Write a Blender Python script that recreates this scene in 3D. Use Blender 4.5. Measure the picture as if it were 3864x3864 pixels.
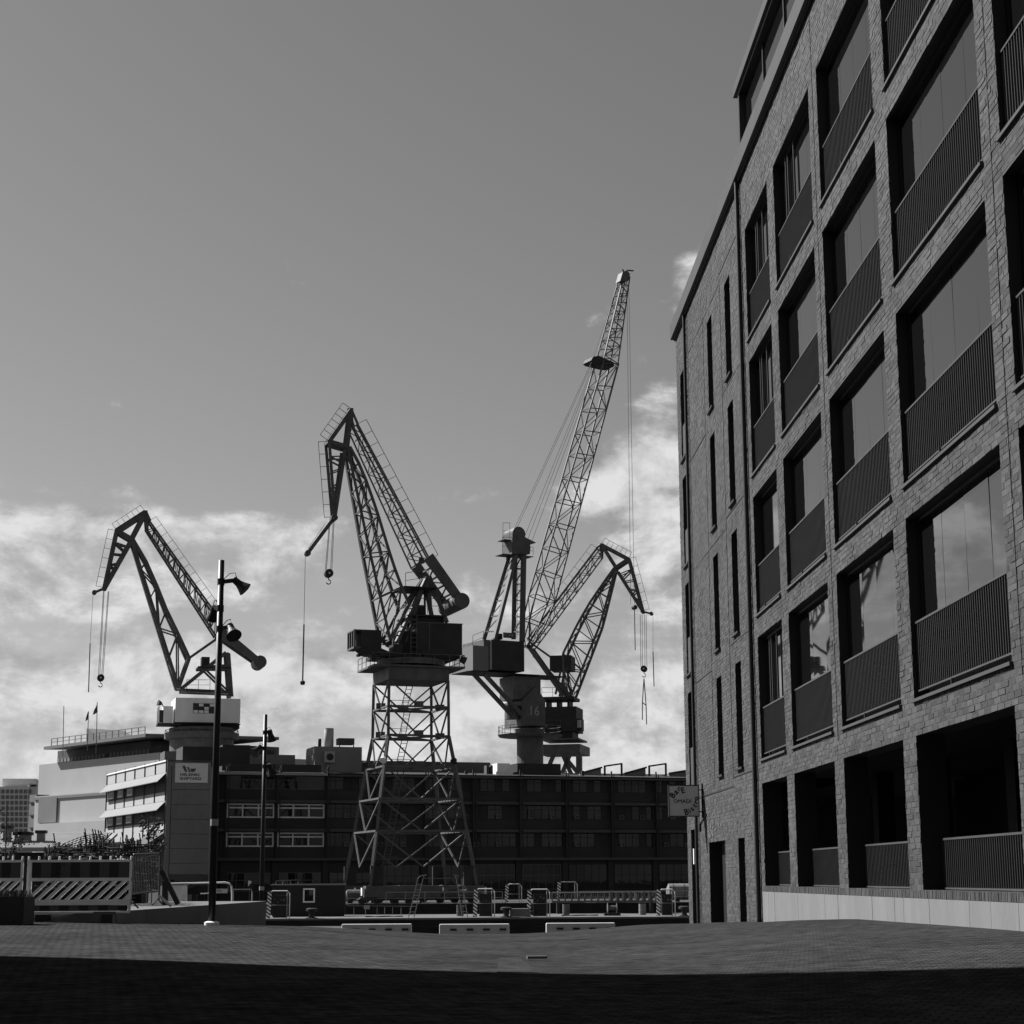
import bpy, math, random
from mathutils import Matrix, Vector
for o in list(bpy.data.objects): bpy.data.objects.remove(o)
SC = bpy.context.scene
COL = SC.collection
R = random.Random(7)
rad = math.radians

# ------------------------------------------------------------------ camera
FPX, PITCH, ROLL, YAW = 3423.43, .19885661, -.005, .02994875      # focal length in pixels of a 1932 px frame
CZ = 1.6                                                            # eye height; z = 0 is the paving under the photographer
_R = Vector((math.cos(YAW), -math.sin(YAW), 0))
_F = Vector((math.cos(PITCH)*math.sin(YAW), math.cos(PITCH)*math.cos(YAW), math.sin(PITCH)))
_U = Vector((-math.sin(PITCH)*math.sin(YAW), -math.sin(PITCH)*math.cos(YAW), math.cos(PITCH)))
_r = math.cos(ROLL)*_R + math.sin(ROLL)*_U
_u = -math.sin(ROLL)*_R + math.cos(ROLL)*_U
cam = bpy.data.cameras.new('camera'); cam.sensor_width = 36; cam.lens = 36*FPX/1932
cam.clip_start = .1; cam.clip_end = 6000
co = bpy.data.objects.new('camera', cam); COL.objects.link(co)
M = Matrix((_r, _u, -_F)).transposed().to_4x4(); M.translation = (0, 0, CZ)
co.matrix_world = M; SC.camera = co

def ray(u, v):
    x = (u-966)/FPX; y = -(v-966)/FPX
    return _F + x*_r + y*_u
def at(u, v, Y):
    d = ray(u, v); t = Y/d.y
    return Vector((d.x*t, Y, CZ+d.z*t))
def project(p):
    q = Vector(p)-Vector((0, 0, CZ)); z = q.dot(_F)
    return 966+FPX*q.dot(_r)/z, 966-FPX*q.dot(_u)/z

# ------------------------------------------------------------------ sky, sun, exposure
SUN_EL, SUN_PHI = rad(42), rad(30)           # sun stands to the left, turned 30 degrees towards the view
SUNV = Vector((-math.cos(SUN_EL)*math.cos(SUN_PHI), math.cos(SUN_EL)*math.sin(SUN_PHI), math.sin(SUN_EL)))
W = bpy.data.worlds.new('World'); SC.world = W; W.use_nodes = True
nt = W.node_tree; nt.nodes.clear()
def nd(t, **k):
    n = nt.nodes.new(t)
    for a, b in k.items(): setattr(n, a, b)
    return n
def mth(op, a, b=None, c=None, clamp=False):
    n = nd('ShaderNodeMath', operation=op); n.use_clamp = clamp
    for i, x in enumerate((a, b, c)):
        if x is None: continue
        if isinstance(x, (int, float)): n.inputs[i].default_value = x
        else: nt.links.new(x, n.inputs[i])
    return n.outputs[0]
def smooth(x, lo, hi):
    n = nd('ShaderNodeMapRange', interpolation_type='SMOOTHSTEP')
    nt.links.new(x, n.inputs[0])
    for i, y in ((1, lo), (2, hi), (3, 0), (4, 1)):
        if isinstance(y, (int, float)): n.inputs[i].default_value = y
        else: nt.links.new(y, n.inputs[i])
    return n.outputs[0]
sky = nd('ShaderNodeTexSky', sky_type='NISHITA'); sky.sun_disc = False
sky.sun_elevation = SUN_EL; sky.sun_rotation = math.atan2(SUNV.x, SUNV.y); sky.air_density = 1.0; sky.dust_density = .6; sky.ozone_density = 1.0
bw = nd('ShaderNodeRGBToBW'); nt.links.new(sky.outputs[0], bw.inputs[0])
tc = nd('ShaderNodeTexCoord'); sp = nd('ShaderNodeSeparateXYZ'); nt.links.new(tc.outputs['Generated'], sp.inputs[0])
azi = mth('ARCTAN2', sp.outputs[0], sp.outputs[1])          # radians, 0 = along the facade
ele = mth('ARCSINE', sp.outputs[2])
def cloud_noise(su, sv, ou, ov, scale, detail, rough, dist=0.0):
    cx = nd('ShaderNodeCombineXYZ')
    nt.links.new(mth('MULTIPLY_ADD', azi, su, ou), cx.inputs[0])
    nt.links.new(mth('MULTIPLY_ADD', ele, sv, ov), cx.inputs[1])
    n = nd('ShaderNodeTexNoise'); n.inputs['Scale'].default_value = scale; n.inputs['Detail'].default_value = detail
    n.inputs['Roughness'].default_value = rough; n.inputs['Distortion'].default_value = dist
    nt.links.new(cx.outputs[0], n.inputs['Vector']); return n.outputs[0]
CU, CV = 20.3, 8.8
n_fine = cloud_noise(17, 26, CU, CV, 1.0, 14, .62, .2)
n_up = cloud_noise(17, 26, CU-.10, CV+.30, 1.0, 14, .62, .2)        # the same billows sampled a little towards the sun
n_wide = cloud_noise(4, 18, 4.7, 9.1, 1.0, 8, .55, .6)
def lump(u, v, su, sv, k):                                           # where the sky of the day carries more or less cloud
    d = ray(u, v).normalized(); a0, e0 = math.atan2(d.x, d.y), math.asin(d.z)
    x = mth('MULTIPLY', mth('SUBTRACT', azi, a0), FPX/su); y = mth('MULTIPLY', mth('SUBTRACT', ele, e0), FPX/sv)
    g = mth('EXPONENT', mth('MULTIPLY', mth('ADD', mth('MULTIPLY', x, x), mth('MULTIPLY', y, y)), -1.0)); return mth('MULTIPLY', g, k)
dens = mth('ADD', mth('MULTIPLY', n_fine, .52), mth('MULTIPLY', n_wide, .48))
haze = mth('MULTIPLY', smooth(ele, .235, .06), .17)
dens = mth('ADD', dens, mth('SUBTRACT', mth('SUBTRACT', haze, .075), mth('MULTIPLY', smooth(ele, .20, .27), .10)))
for L_ in ((1240, 830, 120, 130, .27), (1120, 905, 110, 55, .12), (1345, 525, 95, 75, .215), (200, 990, 340, 34, .15), (60, 1130, 190, 60, .10), (860, 955, 110, 50, -.07), (220, 1070, 340, 60, .075), (560, 1280, 140, 42, .20), (640, 1345, 110, 26, -.10), (1190, 1440, 140, 34, .12), (1240, 1060, 100, 110, .10), (640, 860, 170, 60, -.10), (980, 760, 150, 90, -.12)):
    dens = mth('ADD', dens, lump(*L_))
mask = smooth(dens, .462, .605)
low = smooth(ele, .21, .07)
soft = mth('MULTIPLY', mth('MULTIPLY', smooth(n_wide, .36, .60), .55), low)
mask = mth('MAXIMUM', mask, soft, clamp=True)
relief = mth('MULTIPLY', mth('SUBTRACT', n_fine, n_up), 1.9)
SKY_K, SKY_P, CLOUD = .66, 1.10, 6.1
clear = mth('MULTIPLY', mth('POWER', bw.outputs[0], SKY_P), SKY_K)
tone = mth('ADD', mth('MULTIPLY_ADD', smooth(dens, .47, .72), .26, .84), relief)
cl = mth('MULTIPLY', mth('MINIMUM', mth('MAXIMUM', tone, .50), 1.22), CLOUD)
mx = nd('ShaderNodeMix', data_type='FLOAT'); nt.links.new(mask, mx.inputs[0]); nt.links.new(clear, mx.inputs[2]); nt.links.new(cl, mx.inputs[3])
bg = nd('ShaderNodeBackground'); nt.links.new(mx.outputs[0], bg.inputs[0]); bg.inputs[1].default_value = .0505
out = nd('ShaderNodeOutputWorld'); nt.links.new(bg.outputs[0], out.inputs[0])
sl = bpy.data.lights.new('sun', 'SUN'); sl.energy = 5.0; sl.angle = rad(.53); sl.color = (1, 1, 1)
so = bpy.data.objects.new('sun', sl); COL.objects.link(so); so.rotation_euler = (-SUNV).to_track_quat('-Z', 'Y').to_euler(); so.location = (-60, 40, 80)
SC.view_settings.view_transform = 'Standard'; SC.view_settings.look = 'None'
SC.view_settings.gamma = 1; SC.view_settings.exposure = 1.0; SC.view_settings.use_curve_mapping = False
SC.render.engine = 'CYCLES'
SC.render.film_transparent = False

# ------------------------------------------------------------------ materials (the photograph is black and white: neutral greys)
MATS = {}
def mat(name, g, rough=.7, var=0.0, scale=3.0, bump=0.0, bscale=40.0, metal=0.0, island=0.0, stretch=(1, 1, 1), spec=.3, fine=0.0):
    g = g*.82 if g < .3 else g
    m = bpy.data.materials.new(name); m.use_nodes = True; t = m.node_tree; b = t.nodes['Principled BSDF']
    b.inputs['Roughness'].default_value = rough; b.inputs['Metallic'].default_value = metal
    b.inputs['Specular IOR Level'].default_value = spec
    L = t.links.new
    geo = t.nodes.new('ShaderNodeNewGeometry'); mp = t.nodes.new('ShaderNodeMapping'); mp.inputs['Scale'].default_value = stretch
    L(geo.outputs['Position'], mp.inputs[0])
    val = None
    def term(sock, lo, hi, prev):
        r = t.nodes.new('ShaderNodeMapRange'); L(sock, r.inputs[0]); r.inputs[1].default_value = .25; r.inputs[2].default_value = .75
        r.inputs[3].default_value = lo; r.inputs[4].default_value = hi
        if prev is None: return r.outputs[0]
        mm = t.nodes.new('ShaderNodeMath'); mm.operation = 'MULTIPLY'; L(prev, mm.inputs[0]); L(r.outputs[0], mm.inputs[1]); return mm.outputs[0]
    if var:
        n = t.nodes.new('ShaderNodeTexNoise'); n.inputs['Scale'].default_value = scale; n.inputs['Detail'].default_value = 6; n.inputs['Roughness'].default_value = .6
        L(mp.outputs[0], n.inputs['Vector']); val = term(n.outputs[0], 1-var, 1+var, val)
    if fine:
        n = t.nodes.new('ShaderNodeTexNoise'); n.inputs['Scale'].default_value = bscale; n.inputs['Detail'].default_value = 4
        L(mp.outputs[0], n.inputs['Vector']); val = term(n.outputs[0], 1-fine, 1+fine, val)
    if island:
        oi = t.nodes.new('ShaderNodeObjectInfo'); ad = t.nodes.new('ShaderNodeMath'); ad.operation = 'ADD'
        L(geo.outputs['Random Per Island'], ad.inputs[0]); L(oi.outputs['Random'], ad.inputs[1])
        fr = t.nodes.new('ShaderNodeMath'); fr.operation = 'FRACT'; L(ad.outputs[0], fr.inputs[0])
        r = t.nodes.new('ShaderNodeMapRange'); L(fr.outputs[0], r.inputs[0]); r.inputs[3].default_value = 1-island; r.inputs[4].default_value = 1+island
        if val is None: val = r.outputs[0]
        else:
            mm = t.nodes.new('ShaderNodeMath'); mm.operation = 'MULTIPLY'; L(val, mm.inputs[0]); L(r.outputs[0], mm.inputs[1]); val = mm.outputs[0]
    if val is None: b.inputs['Base Color'].default_value = (g, g, g, 1)
    else:
        mm = t.nodes.new('ShaderNodeMath'); mm.operation = 'MULTIPLY'; mm.inputs[1].default_value = g; L(val, mm.inputs[0])
        L(mm.outputs[0], b.inputs['Base Color'])
    if bump:
        n = t.nodes.new('ShaderNodeTexNoise'); n.inputs['Scale'].default_value = bscale; n.inputs['Detail'].default_value = 5
        L(mp.outputs[0], n.inputs['Vector']); bp = t.nodes.new('ShaderNodeBump'); bp.inputs['Strength'].default_value = bump; bp.inputs['Distance'].default_value = .02
        L(n.outputs[0], bp.inputs['Height']); L(bp.outputs[0], b.inputs['Normal'])
    MATS[name] = m; return m
mat('brick', .049, .85, .35, .45, .5, 70, island=.40, fine=.45)
mat('mortar', .062, .9, .35, 1.2, .6, 60)
mat('plinth', .165, .8, .16, 1.1, .2, 30, stretch=(1, 1, .12), fine=.1)
mat('dark_metal', .030, .45, .15, 2, 0)
mat('bar_metal', .060, .4, .1, 3, 0)
mat('coping', .06, .45, .15, 1.0, 0)
mat('sill_metal', .06, .5, .15, 2, 0)
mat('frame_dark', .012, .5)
mat('reveal_shade', .022, .7)
mat('interior', .012, .9)  # near-black base puts the deep shade of the arcade into its surfaces
mat('crane', .10, .6, .35, .9, .2, 6, spec=.25)
mat('crane_dark', .036, .65, .3, .7, .15, 5, spec=.2)
mat('crane_white', .62, .55, .12, .5, 0, stretch=(1, 1, .3))
mat('cable', .03, .6)
mat('crane_light', .10, .6, .25, .8, .1, 6)
mat('yard_wall', .045, .85, .2, .35, .2, 6, stretch=(1, 1, 3))
mat('yard_board', .034, .8, .18, .5, .1, 8)
mat('yard_slab', .075, .8, .2, .4)
mat('yard_frame', .60, .6, .12, 1)
mat('yard_frame_dim', .12, .6, .2, 1)
mat('concrete', .20, .85, .2, .35, .15, 5, stretch=(1, 1, .3), fine=.08)
mat('awning', .16, .7, .12, .5)
mat('steel_dark', .07, .5, .2, 5)
mat('white_wall', .33, .8, .06, .2, 0)
mat('white_paint', .72, .55, .1, 2)
mat('hall_grey', .17, .8, .1, .3)
mat('roof_light', .30, .7, .15, .4)
mat('lamp_black', .010, .45)
mat('plastic_white', .78, .55, .12, 3, .1, 40, fine=.06)
mat('reflector_dark', .025, .5, .1, 4)
mat('reflector_mid', .090, .5, .1, 4)
mat('steel_tube', .30, .4, .2, 5, metal=.3)
mat('rust', .020, .85, .4, 4)
mat('planter_metal', .030, .7, .3, 3, .2, 20)
mat('leaf', .07, .7, .4, 5)
mat('bark', .05, .9, .3, 5)
mat('low_wall', .13, .8, .22, .9, .2, 25, stretch=(1, 1, .4), fine=.08)
mat('barrier_concrete', .50, .8, .15, 1.5, .2, 30, fine=.1)
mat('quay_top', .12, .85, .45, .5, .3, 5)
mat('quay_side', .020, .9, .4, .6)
mat('water', .015, .12, 0, 1, .35, .6, spec=.5)
mat('ground_dark', .05, .9, .3, .3)
mat('sign_panel', .62, .5, .06, .6)
mat('sign_ink', .018, .6)
mat('sign_paper', .62, .5, .05, 4)
mat('container', .022, .6, .2, 1.0)
mat('tower_glass', .03, .12, .5, .25, spec=.6)
mat('tower_wall', .55, .8, .08, .1)
mat('asphalt_patch', .046, .95, .5, 5, .3, 30, spec=0, fine=.3)
mat('lens', .75, .2)
mat('tank', .07, .6, .5, 1.2)

def glass_mat(name, g, ior, bump, bs):
    m = bpy.data.materials.new(name); m.use_nodes = True; t = m.node_tree; b = t.nodes['Principled BSDF']
    b.inputs['Base Color'].default_value = (g, g, g, 1); b.inputs['Roughness'].default_value = .015; b.inputs['IOR'].default_value = ior
    b.inputs['Specular IOR Level'].default_value = .5
    geo = t.nodes.new('ShaderNodeNewGeometry'); n = t.nodes.new('ShaderNodeTexNoise'); n.inputs['Scale'].default_value = bs; n.inputs['Detail'].default_value = 1
    t.links.new(geo.outputs['Position'], n.inputs['Vector']); bp = t.nodes.new('ShaderNodeBump'); bp.inputs['Strength'].default_value = bump; bp.inputs['Distance'].default_value = .01
    t.links.new(n.outputs[0], bp.inputs['Height']); t.links.new(bp.outputs[0], b.inputs['Normal']); MATS[name] = m
glass_mat('glass', .006, 2.2, .02, 1.3)
glass_mat('yard_glass', .010, 1.28, .08, 1.5)

def paving():
    m = bpy.data.materials.new('paving'); m.use_nodes = True; t = m.node_tree; b = t.nodes['Principled BSDF']; L = t.links.new
    geo = t.nodes.new('ShaderNodeNewGeometry'); mp = t.nodes.new('ShaderNodeMapping'); mp.inputs['Rotation'].default_value = (0, 0, rad(24)); L(geo.outputs['Position'], mp.inputs[0])
    br = t.nodes.new('ShaderNodeTexBrick'); L(mp.outputs[0], br.inputs['Vector']); br.inputs['Scale'].default_value = 1.0
    br.inputs['Brick Width'].default_value = .14; br.inputs['Row Height'].default_value = .10; br.inputs['Mortar Size'].default_value = .008; br.inputs['Mortar Smooth'].default_value = .4
    br.inputs['Color1'].default_value = (.034, .034, .034, 1); br.inputs['Color2'].default_value = (.046, .046, .046, 1); br.inputs['Mortar'].default_value = (.018, .018, .018, 1)
    n1 = t.nodes.new('ShaderNodeTexNoise'); n1.inputs['Scale'].default_value = .55; n1.inputs['Detail'].default_value = 6; n1.inputs['Roughness'].default_value = .65; L(mp.outputs[0], n1.inputs['Vector'])
    n2 = t.nodes.new('ShaderNodeTexNoise'); n2.inputs['Scale'].default_value = 4.5; n2.inputs['Detail'].default_value = 6; n2.inputs['Roughness'].default_value = .7; L(mp.outputs[0], n2.inputs['Vector'])
    def mr(s, lo, hi):
        r = t.nodes.new('ShaderNodeMapRange'); L(s, r.inputs[0]); r.inputs[1].default_value = .28; r.inputs[2].default_value = .72; r.inputs[3].default_value = lo; r.inputs[4].default_value = hi; return r.outputs[0]
    a = t.nodes.new('ShaderNodeMath'); a.operation = 'MULTIPLY'; L(mr(n1.outputs[0], .72, 1.28), a.inputs[0]); L(mr(n2.outputs[0], .42, 1.55), a.inputs[1])
    vm = t.nodes.new('ShaderNodeVectorMath'); vm.operation = 'SCALE'; L(br.outputs['Color'], vm.inputs[0]); L(a.outputs[0], vm.inputs['Scale']); L(vm.outputs[0], b.inputs['Base Color'])
    b.inputs['Roughness'].default_value = .95; b.inputs['Specular IOR Level'].default_value = .0
    bp = t.nodes.new('ShaderNodeBump'); bp.inputs['Strength'].default_value = .6; bp.inputs['Distance'].default_value = .012
    ad = t.nodes.new('ShaderNodeMath'); ad.operation = 'MULTIPLY_ADD'; ad.inputs[1].default_value = -.8; L(br.outputs['Fac'], ad.inputs[0]); L(n2.outputs[0], ad.inputs[2]); L(ad.outputs[0], bp.inputs['Height']); L(bp.outputs[0], b.inputs['Normal'])
    MATS['paving'] = m
paving()
def stripe_mat():
    m = bpy.data.materials.new('stripes'); m.use_nodes = True; t = m.node_tree; b = t.nodes['Principled BSDF']; L = t.links.new
    geo = t.nodes.new('ShaderNodeNewGeometry'); s = t.nodes.new('ShaderNodeSeparateXYZ'); L(geo.outputs['Position'], s.inputs[0])
    a = t.nodes.new('ShaderNodeMath'); a.operation = 'MULTIPLY_ADD'; a.inputs[1].default_value = .75; L(s.outputs[0], a.inputs[0]); L(s.outputs[2], a.inputs[2])
    f = t.nodes.new('ShaderNodeMath'); f.operation = 'MULTIPLY'; f.inputs[1].default_value = 3.6; L(a.outputs[0], f.inputs[0])
    g = t.nodes.new('ShaderNodeMath'); g.operation = 'FRACT'; L(f.outputs[0], g.inputs[0])
    h = t.nodes.new('ShaderNodeMath'); h.operation = 'GREATER_THAN'; h.inputs[1].default_value = .48; L(g.outputs[0], h.inputs[0])
    r = t.nodes.new('ShaderNodeMapRange'); L(h.outputs[0], r.inputs[0]); r.inputs[3].default_value = .02; r.inputs[4].default_value = .8; L(r.outputs[0], b.inputs['Base Color'])
    MATS['stripes'] = m
stripe_mat()

# ------------------------------------------------------------------ mesh helpers
CACHE = {}
WMAT = {}
CUBE_V = [(-.5, -.5, -.5), (.5, -.5, -.5), (.5, .5, -.5), (-.5, .5, -.5), (-.5, -.5, .5), (.5, -.5, .5), (.5, .5, .5), (-.5, .5, .5)]
CUBE_F = [(0, 3, 2, 1), (4, 5, 6, 7), (0, 1, 5, 4), (1, 2, 6, 5), (2, 3, 7, 6), (3, 0, 4, 7)]
def unit(kind, m):
    k = (kind, m)
    if k not in CACHE:
        me = bpy.data.meshes.new(kind+'_'+m)
        if kind == 'box': me.from_pydata(CUBE_V, [], CUBE_F)
        else:
            n = 10; v = []; f = []
            for z in (-.5, .5):
                for i in range(n): v.append((.5*math.cos(2*math.pi*i/n), .5*math.sin(2*math.pi*i/n), z))
            for i in range(n): f.append((i, (i+1) % n, n+(i+1) % n, n+i))
            f.append(tuple(range(n-1, -1, -1))); f.append(tuple(range(n, 2*n))); me.from_pydata(v, [], f)
            for p in me.polygons[:n]: p.use_smooth = True
        me.materials.append(MATS[m]); CACHE[k] = me
    return CACHE[k]
def link(name, data, par=None, Mx=None):
    o = bpy.data.objects.new(name, data); COL.objects.link(o)
    Mx = Matrix.Identity(4) if Mx is None else Mx
    if par is not None:
        o.parent = par; o.matrix_parent_inverse = WMAT[par.name].inverted()
    o.matrix_basis = Mx; WMAT[o.name] = Mx; return o
def thing(name, loc, label, cat, group=None):
    o = link(name, None, None, Matrix.Translation(Vector(loc))); o.empty_display_size = .2
    return tag(o, label, cat, group)
def tag(o, label=None, cat=None, group=None, kind=None):
    if label: o['label'] = label
    if cat: o['category'] = cat
    if group: o['group'] = group
    if kind: o['kind'] = kind
    return o
def Bm(c, s, yaw=0): return Matrix.Translation(Vector(c)) @ Matrix.Rotation(yaw, 4, 'Z') @ Matrix.Diagonal((*s, 1))
def box(name, par, c, s, m, yaw=0): return link(name, unit('box', m), par, Bm(c, s, yaw))
def bmat(A, B, w, h, up=None):
    A = Vector(A); B = Vector(B); d = B-A; L = d.length; z = d.normalized()
    up = Vector((0, 0, 1)) if up is None else Vector(up)
    if abs(z.dot(up)) > .98: up = Vector((0, 1, 0)) if abs(z.y) < .9 else Vector((1, 0, 0))
    x = up.cross(z).normalized(); y = z.cross(x)
    m3 = Matrix((x*w, y*h, z*L)).transposed().to_4x4(); m3.translation = (A+B)/2; return m3
def beam(name, par, A, B, w, m, h=None, up=None): return link(name, unit('box', m), par, bmat(A, B, w, h or w, up))
def rod(name, par, A, B, d, m): return link(name, unit('cyl', m), par, bmat(A, B, d, d))
class MB:
    def __init__(s): s.v = []; s.f = []
    def add(s, vs, fs):
        n = len(s.v); s.v += [tuple(x) for x in vs]; s.f += [tuple(n+i for i in f) for f in fs]; return s
    def mbox(s, Mx): return s.add([Mx @ Vector(v) for v in CUBE_V], CUBE_F)
    def box(s, c, sz, yaw=0): return s.mbox(Bm(c, sz, yaw))
    def beam(s, A, B, w, h=None): return s.mbox(bmat(A, B, w, h or w))
    def tube(s, pts, d, n=6):
        pts = [Vector(p) for p in pts]; rings = []
        for i, p in enumerate(pts):
            t = (pts[min(i+1, len(pts)-1)]-pts[max(i-1, 0)]).normalized(); up = Vector((0, 0, 1)) if abs(t.z) < .95 else Vector((0, 1, 0))
            x = up.cross(t).normalized(); y = t.cross(x)
            rings.append([p+d/2*(math.cos(2*math.pi*k/n)*x+math.sin(2*math.pi*k/n)*y) for k in range(n)])
        fs = []
        for i in range(len(rings)-1):
            for k in range(n): fs.append((i*n+k, i*n+(k+1) % n, (i+1)*n+(k+1) % n, (i+1)*n+k))
        fs.append(tuple(range(n-1, -1, -1))); fs.append(tuple((len(rings)-1)*n+k for k in range(n)))
        return s.add(sum(rings, []), fs)
    def extrude(s, poly, vec):
        n = len(poly); poly = [Vector(p) for p in poly]; vec = Vector(vec)
        return s.add(poly+[p+vec for p in poly], [tuple(range(n-1, -1, -1)), tuple(range(n, 2*n))]+[(i, (i+1) % n, n+(i+1) % n, n+i) for i in range(n)])
    def lathe(s, prof, O, axis, n=14):          # prof: (distance along axis, radius)
        O = Vector(O); a = Vector(axis).normalized(); up = Vector((0, 0, 1)) if abs(a.z) < .9 else Vector((1, 0, 0))
        x = up.cross(a).normalized(); y = a.cross(x); vs = []; fs = []
        for t, r in prof:
            for k in range(n): vs.append(O+a*t+r*(math.cos(2*math.pi*k/n)*x+math.sin(2*math.pi*k/n)*y))
        for i in range(len(prof)-1):
            for k in range(n): fs.append((i*n+k, i*n+(k+1) % n, (i+1)*n+(k+1) % n, (i+1)*n+k))
        fs.append(tuple(range(n-1, -1, -1))); fs.append(tuple((len(prof)-1)*n+k for k in range(n)))
        return s.add(vs, fs)
    def build(s, name, m, par=None, smooth=False, bevel=0):
        me = bpy.data.meshes.new(name); me.from_pydata(s.v, [], s.f); me.materials.append(MATS[m])
        if smooth:
            for p in me.polygons: p.use_smooth = True
        me.update()
        o = link(name, me, par)
        if bevel:
            b = o.modifiers.new('bevel', 'BEVEL'); b.width = bevel; b.segments = 2; b.limit_method = 'ANGLE'
        return o
def text(name, par, body, O, right, up, size, m, align='CENTER', extrude=.01, bold=0, sx=1):
    c = bpy.data.curves.new(name, 'FONT'); c.body = body; c.size = size; c.align_x = align; c.align_y = 'CENTER'; c.extrude = extrude; c.offset = bold; c.resolution_u = 3
    c.materials.append(MATS[m]); r = Vector(right).normalized(); u_ = Vector(up).normalized(); n = r.cross(u_)
    Mx = Matrix((r*sx, u_, n)).transposed().to_4x4(); Mx.translation = Vector(O)
    tmp = bpy.data.objects.new('tmp', c); COL.objects.link(tmp); bpy.context.view_layer.update(); me = bpy.data.meshes.new_from_object(tmp); bpy.data.objects.remove(tmp)
    if not me.materials: me.materials.append(MATS[m])
    return link(name, me, par, Mx)
class Frame:                                    # local axes: s to the right along the yaw, w away from the viewer, z up
    def __init__(f, O, yaw): f.O = Vector((O[0], O[1], 0)); f.yaw = yaw; f.e1 = Vector((math.cos(yaw), math.sin(yaw), 0)); f.e2 = Vector((-math.sin(yaw), math.cos(yaw), 0))
    def p(f, s, w, z): return f.O+f.e1*s+f.e2*w+Vector((0, 0, z))
    def hit(f, u, v, w=0):                      # the point of the upright plane w = const seen in direction (u, v)
        d = ray(u, v); O = f.O+f.e2*w; t = O.dot(f.e2)/d.dot(f.e2)
        q = Vector((0, 0, CZ))+d*t; return (q-f.O).dot(f.e1), q.z
    def at(f, u, v, w=0): s, z = f.hit(u, v, w); return f.p(s, w, z)
    def box(f, name, par, s0, s1, w0, w1, z0, z1, m): return box(name, par, f.p((s0+s1)/2, (w0+w1)/2, (z0+z1)/2), (abs(s1-s0), abs(w1-w0), abs(z1-z0)), m, f.yaw)
    def mb(f, mb, s0, s1, w0, w1, z0, z1): return mb.box(f.p((s0+s1)/2, (w0+w1)/2, (z0+z1)/2), (abs(s1-s0), abs(w1-w0), abs(z1-z0)), f.yaw)
def handrail(mb, pts, h=1.1, step=1.5, d=.05):
    pts = [Vector(p) for p in pts]; up = Vector((0, 0, h))
    for a, b in zip(pts[:-1], pts[1:]):
        mb.beam(a+up, b+up, d); mb.beam(a+up*.5, b+up*.5, d*.8); n = max(1, int((b-a).length/step))
        for i in range(n+1):
            q = a+(b-a)*i/n; mb.beam(q, q+up, d)
def ladder(mb, A, B, wv, step=.35, d=.05):
    A = Vector(A); B = Vector(B); wv = Vector(wv); mb.beam(A-wv/2, B-wv/2, d); mb.beam(A+wv/2, B+wv/2, d); n = int((B-A).length/step)
    for i in range(1, n): q = A+(B-A)*i/n; mb.beam(q-wv/2, q+wv/2, d*.7)
def interp(x, pts):
    if x <= pts[0][0]: return pts[0][1]
    for (a, b), (c, d) in zip(pts[:-1], pts[1:]):
        if x <= c: t = (x-a)/(c-a); t = t*t*(3-2*t)*.5+t*.5; return b+(d-b)*t
    return pts[-1][1]
def D(dz): return CZ+dz                          # heights measured from eye level

# ================================================================== THE SETTING
PROF = [(-9, [(-45, -1.7), (0, -1.6), (6, -1.12), (12, -.86), (20, -.80), (33, -.78), (37, -.76), (60, -.9)]),
        (-4.4, [(-45, -1.7), (0, -1.6), (6, -1.15), (12, -.88), (20, -.82), (33, -.80), (40, -.98), (50, -1.39), (60, -1.55)]),
        (1, [(-45, -1.7), (0, -1.6), (6, -1.18), (12, -.92), (16.6, -.87), (25, -.92), (35, -1.10), (50, -1.485), (60, -1.6)]),
        (6.6, [(-45, -1.7), (0, -1.6), (8, -.95), (14, -.68), (21.5, -.64), (30, -.69), (40, -.97), (53, -1.31), (60, -1.5)])]
def gz(x, y):
    x = max(-9, min(6.6, x))
    for (a, pa), (b, pb) in zip(PROF[:-1], PROF[1:]):
        if x <= b:
            t = (x-a)/(b-a); t = t*t*(3-2*t); return D(interp(y, pa)*(1-t)+interp(y, pb)*t)
def plaza_edge(x): return interp(x, [(3.2, 50), (5.4, 53.1), (7, 53.1)])
def build_plaza():
    xs = [-60, -45, -32, -24, -18, -14, -11]+[-9+i*.6 for i in range(27)]+[6.95]
    ys = [-45, -30, -15, -5]+[0+i*1.0 for i in range(50)]
    v = []; f = []; n = len(ys)
    for x in xs:
        ye = plaza_edge(x)
        for y in ys:
            yy = y if y < 0 else y*ye/49.0
            v.append((x, yy, gz(x, yy)))
    for i in range(len(xs)-1):
        for j in range(n-1): f.append((i*n+j, (i+1)*n+j, (i+1)*n+j+1, i*n+j+1))
    k = len(v)
    for i, x in enumerate(xs): v.append((x, plaza_edge(x), -7))
    for i in range(len(xs)-1): f.append((i*n+n-1, (i+1)*n+n-1, k+i+1, k+i))
    me = bpy.data.meshes.new('plaza'); me.from_pydata(v, [], f); me.materials.append(MATS['paving']); me.update()
    for p in me.polygons[:(len(xs)-1)*(n-1)]: p.use_smooth = True
    tag(link('plaza', me), kind='structure')
build_plaza()
def slab(name, x0, x1, y0, y1, z0, z1, m): o = MB().box(((x0+x1)/2, (y0+y1)/2, (z0+z1)/2), (x1-x0, y1-y0, z1-z0)).build(name, m); return tag(o, kind='structure')
LQ = D(-2.1)                                     # lower quay strip at the foot of the plaza
slab('lower_quay', -60, -4.2, 50.02, 84, -7, LQ, 'ground_dark')
slab('lower_quay', -4.15, 5.6, 53.3, 57, -7, LQ, 'ground_dark') if False else slab('lower_quay', -4.15, 3.1, 50.02, 57, -7, LQ, 'ground_dark')
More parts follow.
